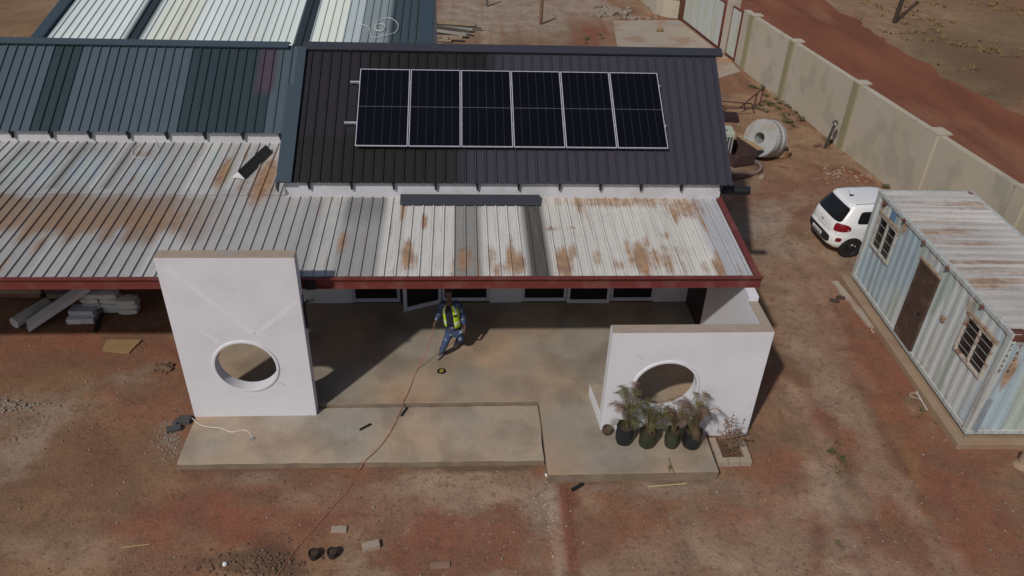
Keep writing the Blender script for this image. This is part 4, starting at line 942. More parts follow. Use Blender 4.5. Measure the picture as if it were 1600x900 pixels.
# ------------------------------------------------------------------ yard objects beyond the house
def post(u, v, h, r, mat, label, lean=(0, 0), name='fence_post'):
    p = GG(u, v); single(MB().tube([p-Vector((0, 0, .1)), p+Vector((lean[0]*.5, lean[1]*.5, h*.5)), p+Vector((lean[0], lean[1], h))], [r, r*.95, r*.9], 9), name, mat, label, 'post')
post(845, 38, 1.5, .09, seepost, 'reddish brown timber post standing in the yard behind the ridge')
post(760, 10, 1.4, .09, M('grey_post', (.17, .14, .12), .9), 'greyish timber post at the top edge, above the plank pile')
post(1397, 36, 6, .13, M('dark_pole', (.05, .033, .025), .9), 'tall dark wooden pole beside the red road', (.25, 0), 'utility_pole')
pile = [(640, 34, 742, 41, .12), (645, 40, 738, 49, .14), (655, 45, 728, 57, .16), (650, 56, 722, 61, .13), (655, 61, 705, 66, .12), (700, 42, 752, 46, .04), (640, 49, 700, 62, .10), (660, 38, 735, 52, .1)]
PLB = ['topmost pale plank of the timber pile, reaching furthest back', 'pale plank with a broken end lying second from the top of the pile', 'grey pole lying in the middle of the timber pile', 'short pale plank at the near side of the timber pile',
       'greenish plank half hidden by the ridge cap', 'thin black rod sticking out of the timber pile', 'grey plank crossing under the middle pole of the pile', 'dark thin beam wedged between the upper planks']
for i, (u0, v0, u1, v1, w_) in enumerate(pile):
    z = gzat(0, 40)+.05+.05*(i % 4); a, b = G(u0-30, v0-(v1-v0)*.3, z), G(u1, v1, z); d = b-a; n_ = Vector((-d.y, d.x, 0)).normalized()*w_*1.6
    single(MB().frame(a, d, n_, (0, 0, .09)), 'timber_plank', [woodf, M('grey_board', (.30, .28, .24), .9, n=.2, n2=.1), M('dark_board', (.09, .075, .065), .9, n=.2)][(0, 1, 1, 0, 0, 2, 1, 2)[i]], PLB[i], 'plank', 'timber pile behind the hall')
# big steel reel, tan ring, bin, cabinet, scrap
rc = GG(1193, 247); ax = Vector((-.80, -.55, .28)).normalized(); ctr = Vector((10.42, 25.1, .80))
t = thing('steel_reel', 'large pale steel cylinder with a round hole in its end', 'cylinder', (10.7, 25.1, 0))
R1 = .67; wd = .80
MB().lathe([(.20, -.02), (.20, wd*.9), (.4, wd*.9), (R1*.9, wd*.9), (R1, wd*.85), (R1, wd*.62), (R1*.93, wd*.58), (R1*.93, wd*.5), (R1, wd*.46), (R1, wd*.2), (R1*.95, wd*.16), (R1*.95, .10), (R1, .06), (R1*.96, 0), (R1*.5, -.02)], ctr, -ax, 40, closed=True).build('drum', reelm, t, True, ang=30)
mb = MB(); x_ = ax.orthogonal().normalized(); y_ = ax.cross(x_)
for i in range(30):
    q_ = 2*PI*i/30; pp = ctr-ax*.27+(x_*math.cos(q_)+y_*math.sin(q_))*R1; blob(mb, pp, .02, 1, jit=0)
    pp = ctr-ax*.58+(x_*math.cos(q_)+y_*math.sin(q_))*R1; blob(mb, pp, .016, 1, jit=0)
mb.build('rivet', rustp, t)
rg = GG(1212, 240)
single(MB().lathe([(.42, 0), (.47, .0), (.50, .24), (.48, .26), (.45, .24)], rg+Vector((.0, .0, .0)), (.18, .1, 1), 28, closed=True), 'steel_ring', ringm, 'tan rusty ring lying at the foot of the pale steel cylinder', 'ring', smooth=True)
c = GG(1157, 262); t = thing('scrap_bin', 'open dark rusty bin tipped between the green cabinet and steel cylinder', 'bin', c)
P0 = G(1149, 214, .55); P0 = Vector((P0.x, P0.y, .02))
ex = Vector((.30, -.95, 0))*1.25; ey = Vector((-.95, -.30, 0))*.8; ez = Vector((.10, .03, .55)); mb = MB()
mb.frame(P0, ex, ey, ez*.06).frame(P0, ex, ey*.05, ez).frame(P0+ey*.95, ex, ey*.05, ez*.6).frame(P0+ey*.05, ex*.04, ey*.9, ez*.8).frame(P0+ex*.96+ey*.05, ex*.04, ey*.9, ez*.7)
mb.build('shell', M('rust_dark_bin', (.05, .028, .026), .8, n=.25, sc=4, tint=(.10, .05, .035), tsc=3), t)
lb = P0+ez*1.001; lip = MB().frame(lb-ey*.22-ex*.02, ex*1.06, ey*.28, Vector((0, 0, .03))).build('rim_plate', ringm, t)
text('J0 A', .16, blackm, lip, basis(tuple(lb+ex*.26-ey*.08+Vector((0, 0, .031))-c), tuple(ex), tuple(-ey)))
p = GG(1163, 262); single(MB().lathe([(.50, 0), (.58, .0), (.60, .09), (.57, .10), (.50, .08)], p, (-.1, -.1, 1), 28, closed=True), 'tyre', M('pinkish_rubber', (.19, .13, .12), .9, n=.2), 'dusty worn tyre lying half under the rusty bin', 'tyre', smooth=True)
p = Vector((9.12, 25.35, 0)); t = thing('metal_cabinet', 'pale green topped slatted metal cabinet at the corner of the dark roof', 'cabinet', p)
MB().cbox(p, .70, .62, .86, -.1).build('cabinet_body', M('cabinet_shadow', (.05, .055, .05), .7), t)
MB().cbox(p+Vector((0, 0, .86)), .78, .70, .16, -.1).build('cabinet_top', cabg, t, bevel=.01)
mb = MB()
for i in range(7): mb.cbox(p+Vector((-.29+i*.1, -.33+.01*(3-i), .03)), .045, .05, .82, -.1)
mb.build('slat', greyp, t)
MB().lathe([(0, .0), (.045, .0), (.045, .012), (0, .012)], p+Vector((.12, -.1, 1.02)), n=12).build('cap', blackm, t)
mb = MB(); a = GG(1125, 168); 
for (x0, y0, z0, x1, y1, z1) in ((0, 0, .3, 1.5, -.2, .25), (0, 0, .3, .2, -.9, .32), (.2, -.9, .32, 1.4, -.8, .3), (1.5, -.2, .25, 1.4, -.8, .3), (.9, -.7, .3, 2.1, .35, .75), (1.2, -.2, .3, 1.25, -.25, 0), (2.1, .35, .75, 2.0, .2, 0.), (1.75, .05, .6, 1.7, .0, 0), (.1, -.2, .3, .1, -.2, 0), (.2, -.85, .3, .2, -.85, 0)):
    mb.tube([a+Vector((x0-.3, y0, z0)), a+Vector((x1-.3, y1, z1))], .028, 6)
single(mb, 'scrap_metal', M('dark_red_steel', (.075, .028, .028), .8), 'tangle of dark red metal frames on the ground past the roof corner', 'scrap')
a = GG(1133, 188); single(MB().cbox(a, .9, .5, .28, -.1), 'steel_trough', M('black_red_steel', (.03, .016, .018), .7), 'black steel trough beside the green topped cabinet', 'trough', bevel=.03)
for (u, v, L_, w_, h_, rz, mt_, nm, lb) in ((1172, 275, .9, .12, .06, .5, rustp, 'rusty_bar', 'rusty steel bar lying in front of the worn tyre'), (1143, 278, .5, .4, .05, .2, rustp, 'rusty_plate', 'rusty flat plate on the ground by the eave corner'), (1225, 262, .35, .06, .04, -.5, stoneb, 'dark_stick', 'short dark stick on the soil right of the tan ring'),
        (1190, 278, .22, .15, .08, .9, brickm, 'brick_piece', 'pale broken brick on the soil in front of the rusty bar'), (1240, 200, .5, .05, .04, .3, stoneb, 'dark_stick', 'dark stick on the soil behind the pale steel cylinder')):
    p = GG(u, v); single(MB().cbox(p-Vector((0, 0, .01)), L_, w_, h_, rz), nm, mt_, lb, 'scrap', bevel=.006)
a = GG(1288, 232); t = thing('water_meter', 'dark standpipe with a meter head leaning by the boundary wall', 'standpipe', a)
MB().tube([a, a+Vector((.08, .02, .45)), a+Vector((.16, .05, .88))], .05, 9).build('pipe', M('dark_pipe_steel', (.05, .043, .04), .7, n=.2, sc=8), t)
blob(MB(), a+Vector((.18, .06, .98)), .115, 2, (.8, .8, 1), .12).build('meter_head', M('meter_dark', (.06, .05, .05), .6), t, True)
MB().tube([a+Vector((.1, -.13, .95)), a+Vector((.12, -.07, 1.0))], .05, 9).build('dial', greyp, t)
a = GG(1277, 229); single(MB().cbox(a, .35, .12, .07, .4).cbox(a+Vector((.32, -.18, 0)), .2, .1, .07, -.3), 'broken_block', stoneb, 'two dark broken block pieces at the foot of the standpipe', 'block')

# ------------------------------------------------------------------ stones, weeds, dirt
def stones(name, mat, label, pts, group=None):
    mb = MB()
    for p, r in pts: blob(mb, (p[0], p[1], p[2]+r*.3), r, 1, (random.uniform(.8, 1.3), random.uniform(.8, 1.2), random.uniform(.5, .9)), .3, random.random()*6)
    return tag(mb.build(name, mat), label, 'stones', group, 'stuff')
def okspot(x, y):
    if -5.6 < x < 1.75 and 10.6 < y: return False
    if 1.5 < x < 5.1 and 10.1 < y: return False
    if x < 6.1 and y > 11.4 and not (x < -5.6 and y < 15): return False
    if 10.05 < x < 13.2 and 10.7 < y < 17.6: return False
    return True
def scatter(n, rmin, rmax, seed, bias=None):
    random.seed(seed); out = []
    while len(out) < n:
        u, v = random.uniform(-40, 1640), random.uniform(5, 910)
        p = G(u, v)
        if not okspot(p.x, p.y) or p.y > 45 or p.x > wx(p.y)-.1 and p.y < 36: continue
        if bias is not None and mnoise.noise(Vector((p.x*.7, p.y*.7, bias))) < .12 and random.random() < .88: continue
        out.append(((p.x, p.y, gzat(p.x, p.y)), rmin+(rmax-rmin)*random.random()**3))
    return out
stones('gravel', stone, 'pale chips and pebbles strewn over the soil', scatter(420, .005, .026, 1, 1.))
stones('gravel', stoneg, 'grey grit and pebbles strewn over the soil', scatter(700, .006, .030, 2, 5.))
stones('soil_clods', stoneb, 'dark crumbly soil clods over the yard', scatter(1500, .006, .024, 3, 9.))
def cluster(u, v, ru, rv, n, r0, r1, seed):
    random.seed(seed); out = []
    for _ in range(n):
        a_ = random.gauss(0, .5); b_ = random.gauss(0, .5); p = GG(u+a_*ru, v+b_*rv); out.append(((p.x, p.y, p.z), random.uniform(r0, r1)))
    return out
stones('rubble', stone, 'pale rubble heaped round the red soil mound by the wall', cluster(1300, 272, 22, 12, 60, .02, .07, 4)+cluster(1345, 275, 25, 8, 36, .02, .07, 5))
stones('rubble', stoneg, 'grey stones heaped at the edge of the far concrete apron', cluster(955, 20, 28, 7, 55, .07, .24, 6)+cluster(995, 29, 30, 3, 30, .06, .16, 61))
stones('rubble', redbrick, 'red brick rubble along the far apron edge', cluster(1015, 27, 30, 6, 34, .06, .16, 62))
stones('soil_clods', stoneb, 'dark clods on the dug earth at the bottom edge', cluster(400, 885, 75, 20, 300, .008, .035, 7)+cluster(255, 575, 16, 8, 26, .03, .10, 8))
stones('gravel', stoneg, 'grey gravel spilled left of the tall white wall', cluster(265, 690, 24, 40, 200, .007, .026, 9)+cluster(90, 640, 130, 35, 120, .006, .022, 10)+cluster(20, 635, 40, 10, 60, .015, .05, 101))
stones('gravel', M('pale_chip', (.45, .38, .32), .95, n=.2), 'pale paint chips scattered near the corner of the landing', cluster(855, 800, 22, 60, 60, .004, .018, 11)+cluster(800, 800, 90, 60, 50, .004, .016, 12)+cluster(500, 780, 60, 40, 24, .004, .013, 13)+cluster(1290, 620, 70, 60, 24, .005, .013, 14)+cluster(1390, 800, 80, 80, 36, .004, .012, 15))
p = GG(352, 883); single(blob(MB(), p+Vector((0, 0, .03)), .045, 2, (1, 1, .9), .12), 'white_stone', whitep, 'single white stone on the dark dug earth at the bottom edge', 'stone', smooth=True)
p = GG(862, 746); single(blob(MB(), p+Vector((0, 0, .05)), .10, 2, (1.5, .7, .5), .2, .1-.3), 'white_stone', whitep, 'white lump at the front left corner of the landing', 'stone', smooth=True)
def weeds(name, spots, mat, label, blades=26, h=.12, seed=3):
    random.seed(seed); mb = MB()
    for (u, v, ru, rv, n) in spots:
        for _ in range(n):
            c = GG(u+random.gauss(0, .5)*ru, v+random.gauss(0, .5)*rv)
            if not okspot(c.x, c.y): continue
            for _b in range(blades):
                a_ = random.random()*2*PI; l_ = h*random.uniform(.5, 1.2); w_ = l_*.13; d = Vector((math.cos(a_), math.sin(a_), 0)); s = Vector((-d.y, d.x, 0))*w_; o_ = c+d*random.random()*.05
                mb.add([o_-s*.4, o_+s*.4, o_+d*l_*.5+s+Vector((0, 0, l_*.5)), o_+d*l_*.5-s+Vector((0, 0, l_*.5)), o_+d*l_+Vector((0, 0, l_*.45))], [(0, 1, 2, 3), (3, 2, 4)])
    return tag(mb.build(name, mat), label, 'weeds', None, 'stuff')
weeds('weeds', [(825, 728, 45, 4, 22), (745, 730, 12, 3, 5), (702, 738, 4, 6, 2), (1310, 725, 8, 28, 9), (1440, 630, 16, 30, 12), (1490, 690, 25, 8, 3), (1310, 845, 10, 14, 2), (1300, 708, 6, 4, 5), (570, 738, 10, 4, 3)], greenw, 'small green weeds along slab edges and tracks', 12, .065)
weeds('weeds', [(1215, 160, 30, 16, 26), (1180, 140, 22, 6, 10), (1240, 190, 18, 18, 16), (880, 62, 50, 6, 26), (830, 64, 20, 4, 12), (1020, 12, 15, 10, 10), (770, 62, 30, 4, 8), (1400, 292, 25, 4, 8), (1300, 220, 12, 10, 6)], M('dull_weed', (.085, .085, .035), .9, n=.3), 'dull green weeds at the wall foot and behind the ridge', 14, .15, 5)
random.seed(12)
dg = []
for _ in range(900):
    x, y = random.uniform(22.5, 42), random.uniform(22, 62)
    if mnoise.noise(Vector((x*.25, y*.25, 4))) > -.05: dg.append((x, y))
mb = MB()
for x, y in dg:
    for _b in range(9):
        a_ = random.random()*2*PI; l_ = random.uniform(.12, .4); d = Vector((math.cos(a_), math.sin(a_), 0)); s = Vector((-d.y, d.x, 0))*.03; o_ = Vector((x, y, gzat(x, y)))+d*random.random()*.3
        mb.add([o_-s, o_+s, o_+d*l_*.6+Vector((0, 0, l_*.6))], [(0, 1, 2)])
tag(mb.build('dry_grass', drygr), 'dry sparse grass on the verge beyond the red road', 'grass', None, 'stuff')

# ------------------------------------------------------------------ palms in bags
def frond(mb, base, az, ln, rise, droop, mi, leaf=.16, nseg=12):
    d = Vector((math.cos(az), math.sin(az), 0)); pts = []
    for i in range(nseg+1):
        t_ = i/nseg; pts.append(base+d*ln*(t_**1.15)*.8+Vector((0, 0, rise*math.sin(min(t_*1.25, 1)*PI/2)-droop*t_**3)))
    mb.tube(pts, [.008*(1-.8*i/nseg) for i in range(nseg+1)], 4, mi=mi)
    for i in range(3, nseg+1):
        for sg in (-1, 1):
            for hf in (0, .5):
                p = pts[i] if hf == 0 else pts[i].lerp(pts[i-1], .5)
                tg = (pts[i]-pts[i-1]).normalized(); sd_ = Vector((-d.y, d.x, 0))*sg; l_ = leaf*(1-.5*abs(i/nseg-.5))*random.uniform(.75, 1.15)
                v = (sd_*.75+tg*.65+Vector((0, 0, random.uniform(-.35, .12)))).normalized(); w_ = tg.cross(v).normalized().cross(v)*.0040
                mb.add([p-w_, p+w_, p+v*l_*.6+w_*1.2+Vector((0, 0, .01)), p+v*l_*.6-w_*1.2+Vector((0, 0, .01)), p+v*l_-Vector((0, 0, .02))], [(0, 1, 2, 3), (3, 2, 4)], mi)
def palm(u, v, label, seed, mat_bag, h=.42, r=.165, mix=(0, 0, 1, 2), tall=1., nf=11, azb=None):
    random.seed(seed); p = G(u, v, ZU); t = thing('potted_palm', label, 'potted plant', p, 'palms in black bags by the white wall')
    prof = [(0, 0), (r*.88, 0), (r*.98, .04), (r*1.04, h*.5), (r*1.0, h*.85), (r*1.05, h), (r*.93, h), (r*.90, h-.05), (0, h-.05)]
    mb = MB().lathe(prof, p, (0, 0, 1), 22)
    mb.v = [(x+.018*mnoise.noise(Vector((x*9, y*9, z*7))), y+.018*mnoise.noise(Vector((x*9, y*9, z*7+5))), z+(.02*mnoise.noise(Vector((x*8, y*8, 3))) if z > p.z+h*.6 else 0)) for x, y, z in mb.v]
    mb.build('plant_bag', mat_bag, t, True)
    MB().lathe([(0, .02), (r*.5, .015), (r*.91, 0)], p+Vector((0, 0, h-.045)), n=18).build('soil', soild, t)
    mb = MB()
    for i in range(nf+7):
        az = random.uniform(-.6, PI+.6) if i % 5 else random.random()*2*PI
        ln = random.uniform(.22, .62)*tall; mi = random.choice(mix)
        frond(mb, p+Vector((random.uniform(-.04, .04), random.uniform(-.04, .04), h-.04)), az, ln, random.uniform(.4, .95)*tall, random.uniform(.05, .32), mi, .125)
    for i in range(14):
        az = random.random()*2*PI; o_ = p+Vector((0, 0, h-.05)); mb.tube([o_, o_+Vector((math.cos(az)*.08, math.sin(az)*.08, random.uniform(.2, .5)))], [.012, .003], 5, mi=random.choice((0, 2, 1)))
    mb.build('fronds', [leafg, leafd, leafr, leafp], t)
palm(974, 689, 'palm in a black bag nearest the brown pot, tallest green fronds', 21, bagm, .42, .17, (0, 0, 0, 1, 2, 3), 1.05, 12)
palm(1010, 694, 'bushy palm in a brownish black bag, second from the brown pot', 22, bagg, .36, .165, (0, 0, 1, 0, 2), .85, 13)
palm(1048, 695, 'dry palm in a dark green bag, third from the brown pot', 23, M('moss_bag', (.03, .04, .022), .55, n=.3, sc=9, tint=(.06, .045, .03), tsc=7, bump=.5), .42, .14, (0, 0, 2, 2), .8, 11)
palm(1079, 695, 'palm in a black bag nearest the brick planter, with dry pinkish fronds', 24, bagm, .40, .175, (0, 2, 2, 3, 0, 3), 1.1, 14)
p = G(948, 677, ZU); t = thing('small_pot', 'small round brown pot at the left end of the palm row', 'pot', p)
MB().lathe([(0, 0), (.07, 0), (.10, .06), (.105, .12), (.085, .17), (.07, .175), (.065, .14), (0, .13)], p, n=20).build('pot_body', M('brown_clay', (.07, .045, .033), .8, n=.2), t, True)
mb = MB(); a = G(1045, 715, ZU+.01); mb.tube([a, a+Vector((0, -.2, 0)), a+Vector((.01, -.42, .01))], .008, 5)
frond(mb, G(1046, 738, ZU+.01), 1.3, .2, .02, .0, 0, .06, 6); single(mb, 'fallen_frond', leafg, 'fallen green frond lying on the landing in front of the palms', 'frond')
# brick planter
t = thing('brick_planter', 'square planter of cement bricks at the corner of the white wall', 'planter', (5.36, 10.95, 0))
x0, x1, y0, y1 = 5.02, 5.72, 10.60, 11.28
for (ax0, ay0, dx, dy, n) in ((x0, y0, 1, 0, 3), (x0, y0+.13, 0, 1, 2), (x1-.13, y0+.13, 0, 1, 2)):
    for i in range(n):
        L_ = (x1-x0)/3 if dx else (y1-y0-.13)/2
        a = Vector((ax0+dx*i*L_, ay0+dy*i*L_, -.05)); sx = L_-.008 if dx else .13; sy = .13 if dx else L_-.008
        MB().frame(a, (sx, 0, 0), (0, sy, 0), (0, 0, .17+random.uniform(-.008, .008))).build('planter_brick', brickm, t, bevel=.008)
MB().box(x0+.13, x1-.13, y0+.13, y1, -.05, .06).build('soil', M('rusty_soil', (.11, .055, .038), .95, n=.25, sc=14, bump=.6, bsc=25), t)
random.seed(5); sh = thing('dry_shrub', 'dry reddish shrub growing in the brick planter', 'shrub', (5.38, 11.0, .06)); b = Vector((5.38, 11.0, .06)); st = MB(); lf = MB()
for i in range(15):
    az = random.random()*2*PI; sp = random.uniform(.1, .42); hh = random.uniform(.35, .95); e_ = b+Vector((math.cos(az)*sp, math.sin(az)*sp*.7, hh)); md = b.lerp(e_, .5)+Vector((random.uniform(-.05, .05), random.uniform(-.05, .05), .05))
    st.tube([b, md, e_], [.010, .007, .003], 5)
    for k_ in range(16):
        t_ = random.uniform(.3, 1.05); pp = b.lerp(md, t_*2) if t_ < .5 else md.lerp(e_, (t_-.5)*2); v = Vector((random.gauss(0, 1), random.gauss(0, 1), random.gauss(.3, .7))).normalized()*random.uniform(.05, .10); w_ = v.orthogonal().normalized()*.014
        lf.add([pp, pp+v*.5+w_, pp+v, pp+v*.5-w_], [(0, 1, 2, 3)], random.choice((0, 1, 1, 1, 2)))
for k_ in range(90):
    az = random.random()*2*PI; pp = b+Vector((math.cos(az)*random.uniform(0, .22), math.sin(az)*random.uniform(0, .2), random.uniform(0, .12))); v = Vector((random.gauss(0, 1), random.gauss(0, 1), .5)).normalized()*.07; w_ = v.orthogonal().normalized()*.014
    lf.add([pp, pp+v*.5+w_, pp+v, pp+v*.5-w_], [(0, 1, 2, 3)], random.choice((0, 2, 2)))
st.build('stem', twig, sh); lf.build('foliage', [leafr, leafp, M('dry_green_leaf', (.09, .075, .035), .8, n=.2)], sh)

# ------------------------------------------------------------------ person
def skin_mesh(name, joints, edges, parent, mat, sub=2, root=0):
    me = bpy.data.meshes.new(name); off = OFF[parent.name]
    me.from_pydata([tuple(Vector(j[0])-off) for j in joints], edges, [])
    o = bpy.data.objects.new(name, me); COL.objects.link(o); o.parent = parent; OFF[o.name] = off
    o.modifiers.new('skin', 'SKIN'); o.modifiers['skin'].use_smooth_shade = True
    sv = me.skin_vertices[0].data
    for i, j in enumerate(joints):
        r = j[1]; sv[i].radius = r if isinstance(r, tuple) else (r, r); sv[i].use_root = (i == root)
    s = o.modifiers.new('sub', 'SUBSURF'); s.levels = sub; s.render_levels = sub
    me.materials.append(mat); return o
F0 = G(689, 561, ZU)                                       # sole of the leading foot
Bf = G(715, 543, ZU)
pel = Yv(708, 514, 14.04); J = {}
J['pel'] = pel; J['sp'] = Yv(706, 500, 14.04); J['ch'] = Yv(703, 482, 14.04); J['nk'] = Yv(702, 469, 14.0); J['hd'] = Yv(701, 462, 13.93); J['ht'] = Yv(701, 451, 13.95)
J['sR'] = Yv(690.5, 472, 14.05); J['eR'] = Yv(686, 490, 14.05); J['wR'] = Yv(680.5, 503, 13.88); J['hR'] = Yv(678.5, 507, 13.84)
J['sL'] = Yv(715, 472, 14.05); J['eL'] = Yv(722, 490, 14.12); J['wL'] = Yv(726, 509, 14.02); J['hL'] = Yv(726, 514, 13.99)
J['tR'] = Yv(703, 517, 14.02); J['kR'] = Yv(695, 538, 13.84); J['aR'] = Vector((F0.x+.0, F0.y+.10, ZU+.09)); J['toR'] = Vector((F0.x-.10, F0.y-.08, ZU+.05))
J['tL'] = Yv(713, 517, 14.06); J['kL'] = Yv(722, 531, 14.02); J['aL'] = Vector((Bf.x, Bf.y+.10, ZU+.15)); J['toL'] = Vector((Bf.x-.06, Bf.y-.06, ZU+.04))
person = thing('person', 'person in paint stained blue overalls and yellow vest walking across the veranda', 'person', (F0.x, F0.y+.2, ZU))
jn = ['pel', 'sp', 'ch', 'nk', 'hd', 'ht', 'sR', 'eR', 'wR', 'hR', 'sL', 'eL', 'wL', 'hL', 'tR', 'kR', 'aR', 'toR', 'tL', 'kL', 'aL', 'toL']
rad = dict(pel=(.13, .10), sp=(.12, .09), ch=(.15, .10), nk=(.052, .052), hd=(.078, .085), ht=(.062, .07), sR=.062, eR=.042, wR=.027, hR=(.038, .022), sL=.062, eL=.042, wL=.027, hL=(.038, .022),
           tR=.085, kR=.058, aR=.04, toR=(.04, .03), tL=.085, kL=.058, aL=.04, toL=(.04, .03))
ii = {n: i for i, n in enumerate(jn)}
joints = [(J[n], rad[n]) for n in jn]
ed = [('pel', 'sp'), ('sp', 'ch'), ('ch', 'nk'), ('nk', 'hd'), ('hd', 'ht'), ('ch', 'sR'), ('sR', 'eR'), ('eR', 'wR'), ('wR', 'hR'), ('ch', 'sL'), ('sL', 'eL'), ('eL', 'wL'), ('wL', 'hL'), ('pel', 'tR'), ('tR', 'kR'), ('kR', 'aR'), ('aR', 'toR'), ('pel', 'tL'), ('tL', 'kL'), ('kL', 'aL'), ('aL', 'toL')]
edges = [(ii[a], ii[b]) for a, b in ed]
for sd_, dr_ in (('R', Vector((-.3, -.35, -1))), ('L', Vector((.05, -.25, -1)))):        # five fingers on each hand
    dr_ = dr_.normalized(); ac = Vector((.35, -.9, .1)); ac = (ac-dr_*ac.dot(dr_)).normalized(); cu = dr_.cross(ac)*(1 if sd_ == 'L' else -1)
    for k_, (o_, l_) in enumerate(((-.030, .065), (-.010, .076), (.010, .072), (.029, .056))):
        b0 = len(joints); base = J['h'+sd_]+ac*o_+dr_*.03
        joints += [(base, .010), (base+dr_*l_*.55+cu*.008, .009), (base+dr_*l_*.75+cu*l_*.55, .0075)]; edges += [(ii['h'+sd_], b0), (b0, b0+1), (b0+1, b0+2)]
    b0 = len(joints); base = J['h'+sd_]-ac*.036-dr_*.015
    joints += [(base, .011), (base-ac*.018+dr_*.035+cu*.012, .009)]; edges += [(ii['h'+sd_], b0), (b0, b0+1)]
skin_mesh('body', joints, edges, person, skin)
# face: nose and brow, ears; cap of hair
hd = J['hd'].lerp(J['ht'], .45); fdir = Vector((-.15, -.95, -.25)).normalized(); sdir = Vector((.98, -.15, 0)).normalized(); udir = sdir.cross(fdir)*-1
if udir.z < 0: udir = -udir
mb = MB(); blob(mb, hd+fdir*.088-udir*.01, .017, 1, (1, 1.2, 1.3), 0)
for s in (-1, 1): blob(mb, hd+sdir*s*.078, .022, 1, (.5, .8, 1.2), 0)
mb.build('nose_and_ears', skin, person, True)
mb = MB()
for s in (-1, 1): blob(mb, hd+fdir*.078+sdir*s*.030+udir*.018, .011, 1, (1.2, .7, .7), 0)
mb.build('eyes', whitep, person, True)
mb = MB(); mb.tube([hd+fdir*.080-sdir*.025-udir*.045, hd+fdir*.086-udir*.043, hd+fdir*.080+sdir*.025-udir*.045], .006, 5); mb.build('mouth', M('dark_lip', (.07, .03, .025), .6), person, True)
bm_ = MB(); blob(bm_, J['ht']+Vector((.004, .018, -.012)), .098, 3, (.95, 1.08, .85), .03); bm_.build('hair', hairm, person, True)
def sub(names, add, mat, nm, eds, scale=None):
    js = [(J[n], add[n]) for n in names]; ix = {n: i for i, n in enumerate(names)}
    return skin_mesh(nm, js, [(ix[a], ix[b]) for a, b in eds], person, mat)
# clothes slightly larger than the body
J['cuR'] = J['eR'].lerp(J['wR'], .92); J['cuL'] = J['eL'].lerp(J['wL'], .92); J['hemR'] = J['kR'].lerp(J['aR'], .97); J['hemL'] = J['kL'].lerp(J['aL'], .95); J['col'] = J['ch'].lerp(J['nk'], .55); J['low'] = J['pel']-Vector((0, 0, .02))
sub(['pel', 'tR', 'kR', 'hemR', 'tL', 'kL', 'hemL'], dict(pel=(.15, .115), tR=.105, kR=.08, hemR=.072, tL=.105, kL=.08, hemL=.07), denim, 'trousers', [('pel', 'tR'), ('tR', 'kR'), ('kR', 'hemR'), ('pel', 'tL'), ('tL', 'kL'), ('kL', 'hemL')])
sub(['low', 'sp', 'ch', 'col', 'sR', 'eR', 'cuR', 'sL', 'eL', 'cuL'], dict(low=(.150, .115), sp=(.13, .10), ch=(.148, .112), col=(.09, .078), sR=.075, eR=.06, cuR=.047, sL=.078, eL=.066, cuL=.055), denim, 'jacket', [('low', 'sp'), ('sp', 'ch'), ('ch', 'col'), ('ch', 'sR'), ('sR', 'eR'), ('eR', 'cuR'), ('ch', 'sL'), ('sL', 'eL'), ('eL', 'cuL')])
# vest: shell round the torso, open at the front
def torso_ring(t_, th, grow):
    p = J['sp'].lerp(J['col'], t_) if t_ <= 1 else J['col']
    a = np.interp(t_, [-.2, 0, .5, .75, 1.0], [.178, .168, .178, .165, .105])+grow; b = np.interp(t_, [-.2, 0, .5, .75, 1.0], [.138, .132, .138, .128, .085])+grow
    q_ = J['sp'].lerp(J['col'], t_); q_ = J['sp']+(J['col']-J['sp'])*t_
    return q_+sdir*a*math.cos(th)+Vector((.15, .98, 0))*b*math.sin(th)
def vest_band(t0, t1, a0, a1, grow, nm, mat, parent):
    mb = MB(); nv, nu = 8, 26
    for j in range(nv+1):
        for i in range(nu+1): mb.v.append(tuple(torso_ring(t0+(t1-t0)*j/nv, a0+(a1-a0)*i/nu, grow)))
    for j in range(nv):
        for i in range(nu): mb.f.append((j*(nu+1)+i, j*(nu+1)+i+1, (j+1)*(nu+1)+i+1, (j+1)*(nu+1)+i)); mb.mi.append(0)
    o = mb.build(nm, mat, parent, True); s = o.modifiers.new('solid', 'SOLIDIFY'); s.thickness = .012; return o
# th: 0 = his left (image right), -pi/2 = front
vest = vest_band(-.30, 1.0, -PI/2+.42, PI+PI/2-.62, .008, 'vest', hiviz, person)
vest_band(-.08, .04, -PI/2+.42, PI+PI/2-.62, .014, 'reflective_band', reflect, vest)
vest_band(.40, .52, -PI/2+.44, -PI/2+.95, .015, 'chest_badge', blackm, vest)
for a0 in (-PI/2+.74, PI+PI/2-1.0): vest_band(.50, 1.0, a0, a0+.24, .014, 'reflective_band', reflect, vest)
vest_band(-.2, 1.0, -PI/2-.62, -PI/2+.40, .004, 'shirt', navy, person)
for sd_ in 'RL':
    a, b = J['a'+sd_], J['to'+sd_]; d = (b-a); d.z = 0; d = d.normalized(); z0 = ZU+.004 if sd_ == 'R' else ZU+.004
    mb = MB(); pts = [a-d*.05+Vector((0, 0, .0)), a+d*.04, a+d*.12-Vector((0, 0, .02)), a+d*.19-Vector((0, 0, .035))]
    pts = [Vector((p.x, p.y, max(p.z-.045, z0+.048))) for p in pts]
    mb.tube(pts, [.048, .052, .05, .036], 12); mb.build('shoe', shoe, person, True)
mb = MB(); blob(mb, J['wL']+Vector((.0, 0, -.02)), .036, 2, (1, 1, .8), .05); mb.build('red_cuff', M('red_cloth', (.25, .02, .02), .9), person, True)
